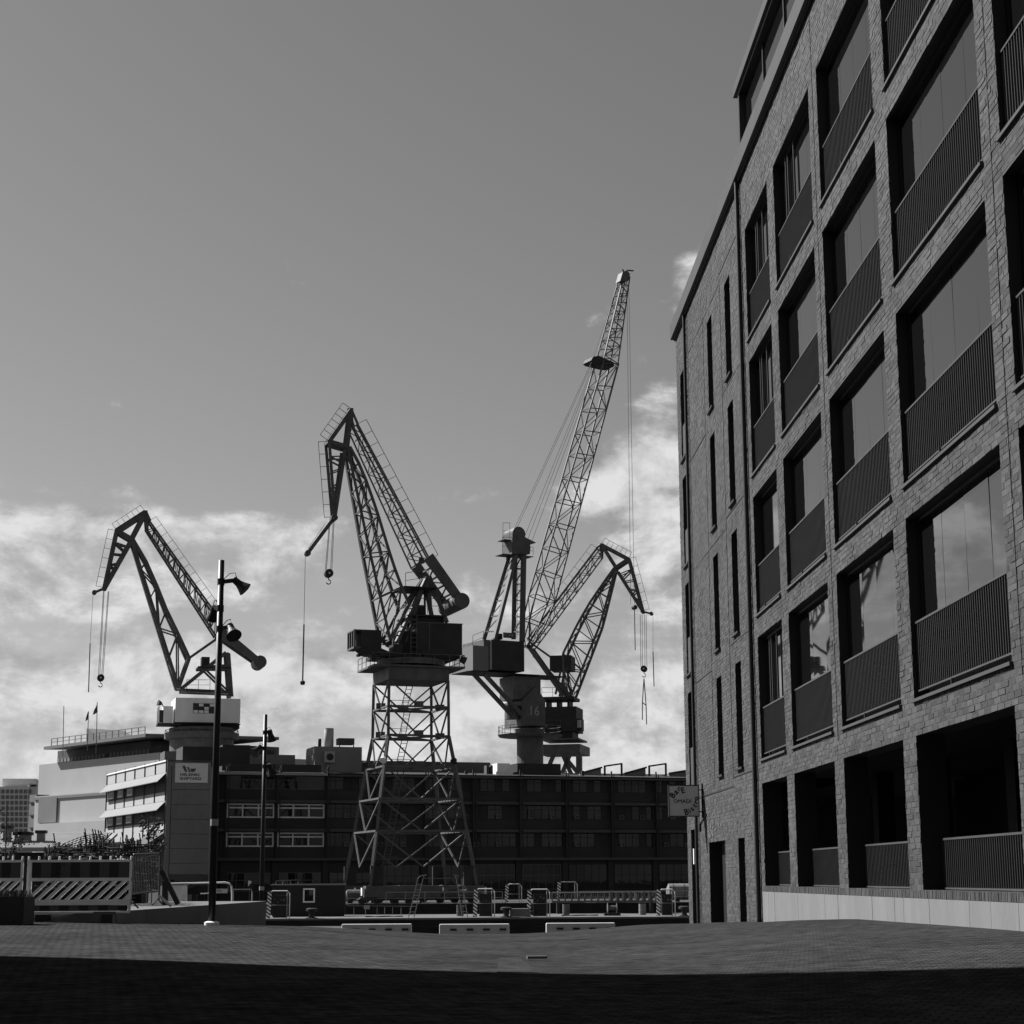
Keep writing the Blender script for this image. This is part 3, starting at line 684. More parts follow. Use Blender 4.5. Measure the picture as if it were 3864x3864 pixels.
beam('parapet_rail', wg, wl(0, .1, ZR+.05), wl(1, .1, ZR+.05), .16, 'white_paint')
m = MB(); m.extrude([wl(0, .03, zc(1570)), wl(0, 2.6, zc(1600)), wl(0, 2.6, zc(1602)), wl(0, .03, zc(1572))], e_l*7); m.build('entrance_canopy', 'crane_dark', wg)
m = MB(); m.extrude([wl(.01, .02, ZY), wl(.01, .06, ZY), wl(.01, .06, zc(1584)), wl(.01, .02, zc(1584))], e_l*(LW*.5)); m.build('ground_floor_front', 'yard_board', wg)
sb = thing('shipyard_sign', WF.at(361, 1475, -.4), 'pale signboard with a striped logo and the shipyard name on the grey end wall', 'sign')
s0, zt = WF.hit(331, 1439.5, -.3); s1, zb = WF.hit(391.5, 1477, -.3)
WF.box('board', sb, s0, s1, -.38, -.29, zb, zt, 'sign_panel')
w_, h_ = s1-s0, zt-zb
text('lettering', sb, 'HELSINKI', WF.p(s0+w_*.145, -.395, zt-h_*.60), WF.e1, (0, 0, 1), h_*.20, 'sign_ink', 'LEFT', .006, .006, 1.22)
text('lettering', sb, 'SHIPYARD', WF.p(s0+w_*.145, -.395, zt-h_*.80), WF.e1, (0, 0, 1), h_*.20, 'sign_ink', 'LEFT', .006, .006, 1.22)
def logo(pts):
    m = MB(); m.extrude([WF.p(s0+w_*x, -.402, zt-h_*y) for x, y in pts], WF.e2*.02); m.build('logo', 'reflector_mid', sb)
logo([(.21, .14), (.29, .14), (.37, .46), (.31, .46), (.27, .38)]); logo([(.35, .20), (.40, .20), (.48, .46), (.42, .46)])
logo([(.46, .28), (.63, .28), (.61, .38), (.56, .45), (.50, .46), (.48, .40)])
# dark roof structures behind the sign wing
roofbox('plant_room', 345, 420, 1408, 1440, -8, 5, 'yard_board'); roofbox('plant_room', 311, 352, 1417, 1440, 2, 4, 'yard_slab')

# ================================================================== CRANES
def resample(pts, n):
    pts = [Vector((p[0], p[1])) for p in pts]; d = [0]
    for a, b in zip(pts[:-1], pts[1:]): d.append(d[-1]+(b-a).length)
    out = []
    for i in range(n+1):
        t = d[-1]*i/n
        for k in range(len(pts)-1):
            if t <= d[k+1]+1e-6: out.append(pts[k].lerp(pts[k+1], (t-d[k])/max(1e-6, d[k+1]-d[k]))); break
    return out
def truss(Fr, par, A, B, ha, hb, n, cw, bw, m, zig=True, light=False):
    """four chords: polylines A and B (s, z) in the two planes w = -h and w = +h, with bracing bars"""
    A = resample(A, n); B = resample(B, n); h = [ha+(hb-ha)*i/n for i in range(n+1)]
    P = lambda q, w: Fr.p(q.x, w, q.y)
    for sg in (-1, 1):
        for L_ in (A, B):
            mb_ = MB()
            for i in range(n): mb_.beam(P(L_[i], sg*h[i]), P(L_[i+1], sg*h[i+1]), cw)
            mb_.build('chord', m, par)
        for i in range(n):
            a, b = (A, B) if (i % 2 or not zig) else (B, A)
            beam('brace', par, P(a[i], sg*h[i]), P(b[i+1], sg*h[i+1]), bw, m)
        for i in range(0, n+1): 
            if (A[i]-B[i]).length > .3: beam('batten', par, P(A[i], sg*h[i]), P(B[i], sg*h[i]), bw, m)
    for i in range(n+1):
        for L_ in (A, B): beam('cross_bar', par, P(L_[i], -h[i]), P(L_[i], h[i]), bw, m)
    for i in range(0 if not light else n, n):
        sg = 1 if i % 2 else -1; beam('brace', par, P(A[i], -sg*h[i]), P(A[i+1], sg*h[i+1]), bw, m); beam('brace', par, P(B[i], sg*h[i]), P(B[i+1], -sg*h[i+1]), bw, m)
def hook_block(Fr, par, u, v, d, m, w=0):
    c = Fr.at(u, v, w); hb = MB().lathe([(-.35, d*.3), (-.32, d*.5), (.32, d*.5), (.35, d*.3)], c, Fr.e2, 16).build('hook_block', m, par)
    pts = [c+Vector((0, 0, -d*.5))]+[c+Vector((0, 0, -d*.95))+Fr.e1*(d*.28*math.sin(t))+Vector((0, 0, d*.28*math.cos(t)-d*.05)) for t in [rad(x) for x in (0, 60, 110, 160, 200, 250)]]
    MB().tube(pts, d*.14).build('hook', m, hb); MB().lathe([(-.36, d*.12), (-.40, d*.12)], c, Fr.e2, 8).build('axle', 'crane_white', hb)
    return c
def rope(Fr, par, p, q, d=.07): rod('rope', par, p, q, d*.75, 'cable')

def luffing_top(Fr, par, k, m):
    """jib, beak, back tie, lever with counterweight, A-frame; k holds the joints as view directions in the crane's own plane"""
    H = lambda name: Fr.hit(*k[name]); P = lambda sz, w: Fr.p(sz[0], w, sz[1])
    hj0, hj1, hb, hl = k['hw_base'], k['hw_head'], k['hw_beak'], k['hw_lever']
    jib = thing_part('jib', par, P(H('pivot'), 0))
    front = [Fr.hit(*x) for x in [k['joint']]+k.get('front', [])+[k['pivot']]]
    rear = [Fr.hit(*x) for x in [k['joint_r']]+k['rear']]
    truss(Fr, jib, front, rear, hj1, hj0, k['nj'], k['cw'], k['bw'], m)
    pv = H('pivot'); rl = rear[-1]
    for sg in (-1, 1): beam('heel_strut', jib, P(rl, sg*hj0), P(pv, sg*hj0), k['cw'], m); beam('heel_strut', jib, P(front[-1], sg*hj0), P(pv, sg*hj0*.98), k['cw']*.9, m) if (Vector(front[-1])-Vector(pv)).length > .1 else None
    bk = thing_part('beak', par, P(H('joint'), 0))
    Aa, K_, J_, T_ = H('apex'), H('knee'), H('joint'), H('tip')
    J2 = H('joint_b') if 'joint_b' in k else J_
    for sg in (-1, 1):
        w = sg*hb
        for x, y, s in ((Aa, K_, 1.25), (K_, T_, 1.0), (J_, Aa, 1.2), (J_, K_, 1.1), (J2, T_, 1.1)): beam('beak_beam', bk, P(x, w*.8 if x is Aa else w), P(y, w*.75 if y is T_ else (w*.8 if y is Aa else w)), k['cw']*s, m, k['cw']*s*1.2)
        n = 4
        for i in range(1, n+1):
            t0 = i/(n+1); t1 = (i-.5)/(n+1); a = (K_[0]+(T_[0]-K_[0])*t0, K_[1]+(T_[1]-K_[1])*t0); b = (J2[0]+(T_[0]-J2[0])*t0, J2[1]+(T_[1]-J2[1])*t0); c = (J2[0]+(T_[0]-J2[0])*t1*.9, J2[1]+(T_[1]-J2[1])*t1*.9)
            if i % 2: beam('brace', bk, P(a, w*.9), P(b, w*.9), k['bw']*1.3, m)
            beam('brace', bk, P(a, w*.9), P(c, w*.9), k['bw'], m)
    for q in (Aa, K_, J_, T_): beam('cross_bar', bk, P(q, -hb), P(q, hb), k['cw']*1.1, m)
    N_ = H('nose'); beam('nose_beam', bk, P(T_, 0), P(N_, 0), k['nose_w'], m); MB().lathe([(-.3, k['sheave']), (.3, k['sheave'])], P(N_, 0), Fr.e2, 14).build('sheave', m, bk)
    MB().lathe([(-.5, k['sheave']*1.1), (.5, k['sheave']*1.1)], P(T_, 0), Fr.e2, 12).build('sheave', m, bk)
    g = MB(); up = Vector((0, 0, 1.2))
    for x, y in ((Aa, K_), (K_, T_)):
        d = Vector((y[0]-x[0], y[1]-x[1])); nn = Vector((-d.y, d.x)).normalized()*(1.1 if d.x < 0 else -1.1); nn = nn if nn.y > -.3 else nn*-1
        if k['side'] < 0 and nn.x > 0.3: nn = -nn
        if k['side'] > 0 and nn.x < -.3: nn = -nn
        a = P((x[0]+nn.x, x[1]+nn.y), -hb); b = P((y[0]+nn.x, y[1]+nn.y), -hb); g.beam(a, b, .05)
        for i in range(7): q = i/6; g.beam(P((x[0]+d.x*q, x[1]+d.y*q), -hb), a.lerp(b, q), .045)
    g.build('handrail', m, bk)
    bt = thing_part('back_tie', par, P(Aa, 0))
    up_ = [Fr.hit(*x) for x in k['tie_up']]; lo_ = [Fr.hit(*x) for x in k['tie_lo']]
    truss(Fr, bt, up_, lo_, k['hw_tie'], k['hw_tie']*1.1, k['nt'], k['cw']*.5, k['bw']*.62, m, light=True)
    for sg in (-1, 1): beam('chord', bt, P(Aa, sg*hb*.8), P(up_[0], sg*k['hw_tie']), k['cw']*.9, m); beam('chord', bt, P(Aa, sg*hb*.8), P(lo_[0], sg*k['hw_tie']), k['cw']*.8, m)
    g = MB(); d = Vector(up_[-1])-Vector(up_[0]); nn = Vector((-d.y, d.x)).normalized(); nn = nn if nn.y > 0 else -nn
    a, b = up_[0], up_[-1]
    for off in (1.0,): g.beam(P((a[0]+nn.x*off, a[1]+nn.y*off), -k['hw_tie']), P((b[0]+nn.x*off, b[1]+nn.y*off), -k['hw_tie']), .05)
    for i in range(13): q = i/12; x = (a[0]+d.x*q, a[1]+d.y*q); g.beam(P(x, -k['hw_tie']), P((x[0]+nn.x*1.0, x[1]+nn.y*1.0), -k['hw_tie']), .045)
    g.beam(P((a[0]+nn.x*.1, a[1]+nn.y*.1), 0), P((b[0]+nn.x*.1, b[1]+nn.y*.1), 0), .4, .04); g.build('walkway', m, bt)
    if 'lever0' in k:
        lv = thing_part('lever', par, P(H('lever0'), 0)); a, b = H('lever0'), H('lever1')
        dv = Vector((b[0]-a[0], b[1]-a[1])).normalized(); nv = Vector((-dv.y, dv.x)); t0, t1 = k['lever_t']
        for sg in k.get('lever_sides', (-1, 1)):
            mb_ = MB(); mb_.extrude([P((a[0]+nv.x*t0, a[1]+nv.y*t0), sg*hl-.22), P((a[0]-nv.x*t0, a[1]-nv.y*t0), sg*hl-.22), P((b[0]-nv.x*t1, b[1]-nv.y*t1), sg*hl-.22), P((b[0]+nv.x*t1, b[1]+nv.y*t1), sg*hl-.22)], Fr.e2*.44); mb_.build('lever_beam', k.get('lever_mat', m), lv)
        MB().lathe([(-hl-k['cw_over'], k['cw_r']*.96), (-hl-k['cw_over']+.1, k['cw_r']), (hl+k['cw_over']-.1, k['cw_r']), (hl+k['cw_over'], k['cw_r']*.96)], P(b, 0), Fr.e2, 24).build('counterweight', k.get('cw_mat', m), lv, smooth=False)
        for i in range(1, 5):
            q = i/5; x = (a[0]+(b[0]-a[0])*q, a[1]+(b[1]-a[1])*q); beam('cross_bar', lv, P(x, -hl), P(x, hl), .14, m)
            if i < 4: y = (a[0]+(b[0]-a[0])*(q+.2), a[1]+(b[1]-a[1])*(q+.2)); beam('brace', lv, P(x, -hl if i % 2 else hl), P(y, hl if i % 2 else -hl), .12, m)
    if 'link' in k:
        for sg in (-1, 1): a, b = [Fr.hit(*x) for x in k['link']]; beam('luffing_rod', par, P(a, sg*.5), P(b, sg*.5), .28, m)
    if 'aframe' in k:
        af = thing_part('a_frame', par, P(Fr.hit(*k['aframe'][0][0]), 0))
        for (x, y, hw0, hw1, t) in k['aframe']:
            for sg in (-1, 1): beam('frame_leg', af, P(Fr.hit(*x), sg*hw0), P(Fr.hit(*y), sg*hw1), t, m)
def thing_part(name, par, loc): 
    # a small joint block carries the bars of a sub-assembly as its sub-parts
    return link(name, unit('box', 'crane'), par, Bm(loc, (.5, .5, .5)))
def flight(Fr, par, pts, w, h=1.1, m='crane'):
    g = MB(); handrail(g, [Fr.at(u, v, w) for u, v in pts], h, 1.3, .055); return g.build('handrail', m, par)

# ---------------- crane with the tall lattice portal (middle)
F2 = Frame((-4.46, 175.7), rad(17))
c2 = thing('portal_crane', (-4.46, 175.7, ZY), 'dark luffing crane on a tall lattice portal tower, boom pointing up left', 'crane', 'shipyard cranes')
k2 = dict(side=-1, apex=(660.5, 776), knee=(618, 836), joint=(652.5, 846), joint_r=(657, 846), joint_b=(648, 852), tip=(629.5, 978), nose=(580, 1044), pivot=(727, 1212),
    front=[(690, 1040)], rear=[(679, 889), (705, 967), (725, 1039), (743, 1098), (762, 1145)], nj=9, cw=.28, bw=.115, hw_base=1.9, hw_head=.7, hw_beak=.75, hw_lever=2.4, hw_tie=.8,
    nose_w=.36, sheave=.29, tie_up=[(671, 803), (806, 1058)], tie_lo=[(662, 812), (781, 1071)], nt=13, lever0=(795, 1058), lever1=(856, 1141), lever_t=(.52, .40), cw_r=.78, cw_over=.5,
    link=[(762, 1145), (800, 1090)], aframe=[((800, 1093), (739, 1216), .9, 1.9, .34), ((805, 1090), (831, 1180), .9, 2.2, .34), ((797, 1105), (757, 1216), .7, 1.4, .22), ((806, 1105), (808, 1165), .9, 1.2, .22)])
luffing_top(F2, c2, k2, 'crane')
def bx2(name, u0, u1, v0, v1, w0, w1, m, par=c2, Fr=F2):
    s0, zt = Fr.hit(u0, v0, w0); s1, _ = Fr.hit(u1, v0, w0); _, zb = Fr.hit((u0+u1)/2, v1, w0); return Fr.box(name, par, s0, s1, w0, w1, zb, zt, m), s0, s1, zb, zt
mh, s0, s1, zb, zt = bx2('machine_house', 788.5, 872, 1175, 1234, -2.5, 2.6, 'crane_dark')
F2.box('house_floor', mh, s0+.2, s1-.6, -2.3, 2.4, zb-.5, zb-.01, 'crane_dark'); F2.box('seam', mh, s0+1.1, s0+1.18, -2.53, -2.49, zb+.2, zt, 'crane'); F2.box('roof_rim', mh, s0-.05, s1+.05, -2.56, 2.65, zt+.005, zt+.09, 'crane')
fl, _, _, _, _ = bx2('slewing_deck', 715, 868, 1231, 1240, -2.4, 2.6, 'crane_dark')
bx2('winch_house', 752, 787, 1190, 1231, -1.4, 2.2, 'crane_dark'); bx2('electrical_cabinet', 742, 760, 1215, 1231, -2.3, -.6, 'crane_dark')
cb, s0, s1, zb, zt = bx2('operator_cab', 681.5, 720, 1187.5, 1222, -2.3, .4, 'crane_dark')
g = MB(); g.extrude([F2.p(s0, -2.29, zb-.01), F2.p(s1, -2.29, zb-.01), F2.p(s1+2.4, -2.29, zb-.95), F2.p(s0+.75, -2.29, zb-.55)], F2.e2*2.65); g.build('cab_underside', 'crane_dark', cb)
F2.box('cab_glazing', cb, s0-.62, s0-.56, -2.2, .3, zb+.2, zt-.15, 'yard_glass')
g = MB()
for w in (-2.25, -1.4, -.5, .35): F2.mb(g, s0-.70, s0-.55, w-.05, w+.05, zb-.1, zt)
F2.mb(g, s0-.7, s0-.01, -2.3, .4, zt-.12, zt); F2.mb(g, s0-.7, s0-.01, -2.3, .4, zb-.1, zb+.08); g.build('cab_frame', 'crane', cb)
bx2('floodlight', 676, 682, 1233, 1237.5, -1.5, -.7, 'crane_dark')
tr = MB(); z0 = F2.hit(775, 1258)[1]; z1 = F2.hit(775, 1247)[1]; s_ = F2.hit(775, 1250)[0]
tr.lathe([(z0, 3.3), (z1, 3.3)], F2.p(s_, 0, 0), (0, 0, 1), 28); tr.build('slew_ring', 'crane', c2)
for a in range(10): t = 2*math.pi*a/10; q = F2.p(s_+2.7*math.cos(t), 2.7*math.sin(t), 0); box('slew_roller', c2, q+Vector((0, 0, (z1+F2.hit(775, 1240)[1])/2)), (.7, .7, F2.hit(775, 1240)[1]-z1), 'crane_dark', t)
PLT = F2.hit(775, 1262)[1]
F2.box('service_platform', c2, s_-4.5, s_+4.5, -3.3, 3.3, PLT-.18, PLT, 'crane')
g = MB(); handrail(g, [F2.p(s_-4.45, 3.2, PLT), F2.p(s_-4.45, -3.2, PLT), F2.p(s_+4.45, -3.2, PLT), F2.p(s_+4.45, 3.2, PLT)], 1.1, 1.4, .06); g.build('handrail', 'crane', c2)
for sx in (-4.7, 4.4): MB().lathe([(0, .28), (.5, .38)], F2.p(s_+sx*.93, -3.2, PLT+.75), F2.e1*(1 if sx > 0 else -1)-Vector((0, 0, .4)), 10).build('floodlight', 'crane_dark', c2)
# portal tower
GT, GBt = PLT-.19, F2.hit(775, 1291)[1]
F2.box('ring_girder', c2, s_-3.0, s_+3.0, -3.0, 3.0, GBt+.1, GT, 'crane')
pxl = [(1289, 2.92), (1338, 2.95), (1392, 2.97), (1450, 3.45), (1510, 3.95), (1570, 4.35), (1636, 4.85), (1680, 5.15)]
lev = [(F2.hit(780, v)[1], h) for v, h in pxl]
def cn(i, a, b): z, h = lev[i]; return F2.p(s_+a*h, b*h, z)
CR = [(-1, -1), (1, -1), (1, 1), (-1, 1)]
for a, b in CR:
    g = MB()
    for i in range(len(lev)-1): g.beam(cn(i, a, b), cn(i+1, a, b), .27)
    g.build('tower_leg', 'crane', c2)
for i in range(len(lev)-1):
    for (a, b), (c, d) in zip(CR, CR[1:]+CR[:1]):
        if 1 <= i <= 5: beam('tower_beam', c2, cn(i, a, b), cn(i, c, d), .17, 'crane')
        if i < 6:
            mid = (cn(i+1, a, b)+cn(i+1, c, d))/2; beam('tower_brace', c2, cn(i, a, b), mid, .14, 'crane'); beam('tower_brace', c2, cn(i, c, d), mid, .14, 'crane')
            if i < 3: beam('gusset_plate', c2, mid-Vector((0, 0, .05)), mid+Vector((0, 0, .5)), .9, 'crane', .08, up=(0, 1, 0))
    if 1 <= i <= 4: beam('tower_beam', c2, cn(i, -1, -1), cn(i, 1, 1), .16, 'crane'); beam('tower_beam', c2, cn(i, -1, 1), cn(i, 1, -1), .16, 'crane')
for i in range(6):
    g = MB(); q0 = (cn(i, 1, 1)*(.62-.06*i)+cn(i, -1, 1)*(.38+.06*i)); q1 = (cn(i+1, 1, 1)*(.45-.04*i)+cn(i+1, -1, 1)*(.55+.04*i)); q0 = q0.lerp((cn(i, 0, 0)), .35); q1 = q1.lerp(cn(i+1, 0, 0), .35); ladder(g, q1, q0, F2.e1*.6, .4, .07)
    handrail(g, [q1-F2.e1*1.2, q1+F2.e1*1.2], 1.0, .8, .05); g.beam(q1-F2.e1*1.3, q1+F2.e1*1.3, .9, .06); g.build('ladder', 'crane', c2)
for i in (3,):
    for a, b in ((-1, -1), (-1, 1), (1, -1)): MB().lathe([(0, .2), (.35, .34), (.4, .34)], cn(i, a, b)+Vector((0, 0, .7)), (-.3, -.6, -.5), 10).build('floodlight', 'crane_white' if b < 0 and a < 0 else 'crane_dark', c2)
zb6 = lev[6][0]; zb7 = lev[7][0]
for b in (-1, 1):
    h = lev[7][1]
    F2.box('sill_beam', c2, s_-h-.5, s_+h+.5, b*h-.45, b*h+.45, zb7-.55, zb7+.45, 'crane')
    for a in (-1, 1):
        F2.box('leg_box', c2, s_+a*h-(1.3 if a > 0 else -.1)*1.0, s_+a*h+(1.3 if a < 0 else -.1), b*h+.16, b*h+.42, zb7+.45, zb6+.1, 'crane_dark')
        for j in (-1, 1):
            bg_ = MB(); bg_.extrude([F2.p(s_+a*h*.72+j*1.5-1.2, b*h-.35, ZY+.45), F2.p(s_+a*h*.72+j*1.5+1.2, b*h-.35, ZY+.45), F2.p(s_+a*h*.72+j*1.5+.6, b*h-.35, zb7-.62), F2.p(s_+a*h*.72+j*1.5-.6, b*h-.35, zb7-.62)], F2.e2*.7); bo = bg_.build('bogie', 'tank', c2)
            for q in (-.7, .7): MB().lathe([(-.2, .33), (.2, .33)], F2.p(s_+a*h*.72+j*1.5+q, b*h, ZY+.36), F2.e2, 14).build('wheel', 'crane_dark', bo)
        F2.box('buffer', c2, s_+a*(h+.55), s_+a*(h+.8), b*h-.25, b*h+.25, zb7-.4, zb7+.3, 'crane_white')
for b in (-1, 1): h = lev[7][1]; F2.box('rail', c2, s_-14, s_+14, b*h-.05, b*h+.05, ZY+.001, ZY+.04, 'steel_tube')
# hoist
hk = hook_block(F2, c2, 620, 1082, .82, 'crane_dark')
for du in (-6.5, -4.5, 3.5, 6): rope(F2, c2, F2.at(626+du*.7, 985), F2.at(620+du, 1079))
rope(F2, c2, F2.at(576, 1050), F2.at(573.5, 1180), .06); rod('rope', c2, F2.at(573.5, 1178), F2.at(571, 1285), .14, 'cable'); rope(F2, c2, F2.at(581, 1035), F2.at(612, 990), .06)
MB().lathe([(-.3, .2), (0, .25), (.1, .1)], F2.at(571, 1286), (0, 0, 1), 8).build('end_weight', 'crane_dark', c2)
flight(F2, c2, [(765, 1110), (808, 1103)], -2.2, 1.5); bx2('upper_platform', 763, 826, 1105, 1108, -2.2, 2.2, 'crane_dark'); bx2('mid_platform', 772, 841, 1158, 1162.5, -2.3, 2.3, 'crane_dark'); flight(F2, c2, [(772, 1158), (841, 1158)], -2.2, 1.5)
bx2('winch', 785, 803, 1141, 1157, -.9, .9, 'crane_dark'); bx2('trunk', 775, 838, 1162, 1174, -1.8, 2.0, 'crane_dark')
g = MB(); ladder(g, F2.at(781, 1238, -2.7), F2.at(781, 1160, -2.7), F2.e1*.6, .4, .07); g.build('ladder', 'crane', c2)

# ---------------- crane with the white house (left)
F1 = Frame((-31.5, 232), rad(14))
c1 = thing('white_house_crane', (-31.5, 232, ZY), 'luffing crane with a white machine house behind the shipyard wing, boom pointing left', 'crane', 'shipyard cranes')
k1 = dict(side=-1, apex=(274, 968), knee=(220, 1003), joint=(247, 1019), joint_r=(250, 1019), joint_b=(245, 1025), tip=(197, 1110), nose=(178, 1118), pivot=(335, 1300), front=[], rear=[(273, 1058), (294.5, 1107), (313, 1154), (335, 1200), (355, 1244)], nj=5, cw=.46, bw=.17,
    hw_base=1.3, hw_head=.6, hw_beak=.6, hw_lever=1.2, hw_tie=.8, nose_w=.3, sheave=.3, tie_up=[(281, 985), (408, 1163)], tie_lo=[(277, 1002), (406, 1202)], nt=13, lever0=(412, 1193), lever1=(488, 1251), lever_t=(.66, .36), cw_r=.84, cw_over=.35, cw_mat='crane_light', lever_mat='crane_light', link=[(355, 1243), (408, 1206)],
    aframe=[((428, 1235), (434, 1316), 1.2, 1.2, .55), ((424, 1233), (339, 1302), 1.2, 1.2, .42), ((426, 1258), (372, 1262), 1.2, 1.2, .4), ((385, 1264), (433, 1310), 1.1, 1.1, .25), ((340, 1304), (434, 1308), 1.3, 1.3, .42)])
luffing_top(F1, c1, k1, 'crane')
def bx1(*a): return bx2(*a, par=c1, Fr=F1)
mh, s0, s1, zb, zt = bx1('machine_house', 331.5, 454, 1316, 1363, -2.8, 3.2, 'crane_white')
bx1('plant_deck', 374, 435, 1257, 1261, -1.6, 1.6, 'crane_dark'); bx1('winch', 381, 396, 1239, 1257, -.8, .8, 'crane_dark')
wn = F1.box('window', mh, F1.hit(364, 1340, -2.8)[0], F1.hit(405, 1340, -2.8)[0], -2.86, -2.81, F1.hit(385, 1346, -2.8)[1], F1.hit(385, 1327, -2.8)[1], 'crane_dark')
sa, sb_ = F1.hit(364, 1340, -2.8)[0], F1.hit(405, 1340, -2.8)[0]; zl, zh = F1.hit(385, 1346, -2.8)[1], F1.hit(385, 1327, -2.8)[1]
for i in range(4):
    for j in range(3): F1.box('pane', wn, sa+(sb_-sa)*(i+.08)/4, sa+(sb_-sa)*(i+.9)/4, -2.9, -2.87, zl+(zh-zl)*(j+.08)/3, zl+(zh-zl)*(j+.9)/3, 'yard_glass' if R.random() < .6 else 'sign_paper')
cb, s0, s1, zb, zt = bx1('operator_cab', 309, 327, 1332, 1364, -2.3, .2, 'crane_white')
F1.box('cab_glazing', cb, s0-.55, s0-.01, -2.25, .15, zb+.1, zt-.5, 'yard_glass'); F1.box('cab_shelf', cb, s0-.7, s1+1.2, -2.3, .2, zb-.3, zb-.02, 'crane_dark')
for w in (-2.28, -1.1, .15): F1.box('cab_post', cb, s0-.62, s0-.5, w-.06, w+.06, zb, zt, 'crane_white')
MB().lathe([(0, .2), (.5, .4)], F1.at(305, 1328, -1.5), (-.7, -.4, .2), 10).build('floodlight', 'crane_dark', c1); beam('light_stalk', c1, F1.at(306, 1328, -1.5), F1.at(308, 1333, -1.5), .1, 'crane_dark')
bx1('slewing_deck', 327, 454, 1363.5, 1366, -2.6, 3.0, 'crane_dark'); bx1('slew_machinery', 338, 452, 1366.5, 1374, -2.0, 2.4, 'crane_dark')
s_1, _ = F1.hit(381, 1380); za, zb_, zc_ = F1.hit(381, 1397)[1], F1.hit(381, 1375)[1], F1.hit(381, 1384)[1]
MB().lathe([(zc_, 4.1), (zb_, 4.1)], F1.p(s_1, 0, 0), (0, 0, 1), 28).build('slew_ring', 'crane', c1)
MB().lathe([(ZY, 4.0), (za, 4.0), (za+.1, 4.7), (zc_-.02, 4.7)], F1.p(s_1, 0, 0), (0, 0, 1), 28).build('pedestal', 'crane', c1)
g = MB(); handrail(g, [F1.p(s_1+4.6*math.cos(t), 4.6*math.sin(t), za+.1) for t in [2*math.pi*i/16 for i in range(17)]], 1.1, 1.2, .06); g.build('handrail', 'crane', c1)
flight(F1, c1, [(352, 1302), (396, 1302)], -1.6, 1.3); bx1('walkway', 350, 398, 1301.5, 1303, -1.7, -.6, 'crane_dark')
hook_block(F1, c1, 190, 1279, .9, 'crane_dark')
for a, b in ((195, 185.5), (196.5, 188), (204, 191.5), (205.5, 194)): rope(F1, c1, F1.at(a, 1116), F1.at(b, 1277), .09)
rope(F1, c1, F1.at(175.5, 1121), F1.at(170, 1215), .06); rod('rope', c1, F1.at(170, 1214), F1.at(167, 1306), .13, 'cable')

# ---------------- derrick crane number 16 on a column
F3 = Frame((7.5, 240), rad(28))
c3 = thing('column_crane', (7.5, 240, ZY), 'tall crane on a round column numbered sixteen, with a long slim lattice boom', 'crane', 'shipyard cranes')
def bx3(*a): return bx2(*a, par=c3, Fr=F3)
sc, _ = F3.hit(1000, 1410)
zz = lambda v: F3.hit(1000, v)[1]
MB().lathe([(ZY, 1.75), (zz(1392), 1.75), (zz(1391), 1.95), (zz(1376), 1.95)], F3.p(sc, 0, 0), (0, 0, 1), 24).build('column', 'crane', c3, smooth=False)
MB().lathe([(zz(1391), 2.2), (zz(1390.9), 4.1), (zz(1387), 4.3), (zz(1386.5), 2.2)], F3.p(sc, 0, 0), (0, 0, 1), 28).build('ring_platform', 'crane', c3)
g = MB(); handrail(g, [F3.p(sc+4.2*math.cos(t), 4.2*math.sin(t), zz(1387)) for t in [2*math.pi*i/16 for i in range(17)]], 1.1, 1.2, .06); g.build('handrail', 'crane', c3)
MB().lathe([(zz(1372), 2.3), (zz(1368), 2.3)], F3.p(sc, 0, 0), (0, 0, 1), 24).build('slew_ring', 'crane', c3)
g = MB(); q = [(984.5, 1369), (1029, 1369), (1029, 1322), (1011, 1294), (984.5, 1322)]; g.extrude([F3.at(u, v, -2.1) for u, v in q], F3.e2*4.6); hd = g.build('slewing_body', 'crane', c3)
text('number', hd, '16', F3.at(1007.5, 1342, -2.13), F3.e1, (0, 0, 1), 1.75, 'roof_light', extrude=.02)
MB().lathe([(zz(1360), .9), (zz(1334), .9)], F3.at(966, 1350, -1) * Vector((1, 1, 0)), (0, 0, 1), 14).build('cable_drum', 'crane', c3)
bx3('neck', 968.5, 1020, 1275, 1320, -1.7, 2.0, 'crane')
mh, s0, s1, zb, zt = bx3('machine_house', 926, 989, 1206.5, 1265, -3.0, 3.0, 'crane_dark')
F3.box('rear_ballast', mh, s0-2.6, s0-.35, -2.9, 2.9, zb-.2, zt-.9, 'hall_grey'); F3.box('rear_ballast', mh, s0-1.0, s0-.01, -2.9, 2.9, zb, zt-.05, 'crane'); F3.box('corner_trim', mh, s0-.08, s0+.1, -3.06, -2.9, zb, zt, 'roof_light')
bx3('slewing_deck', 884, 1072, 1265.3, 1271, -2.6, 2.6, 'crane_dark')
for a, b, w in (((894, 1272), (966, 1350), -1.6), ((914, 1272), (984, 1348), -2.3)): rod('strut', c3, F3.at(*a, w), F3.at(*b, w), .62, 'crane')
af = thing_part('a_frame', c3, F3.at(975, 1040))
for a, b, w, t in (((913, 1206), (960, 1050), 1.6, .5), ((933, 1206), (974, 1043), -1.6, .5), ((969, 1206), (972, 1043), 1.3, .62), ((985, 1210), (988, 1043), -1.3, .75)): beam('frame_leg', af, F3.at(*a, w), F3.at(*b, w*.5), t, 'crane')
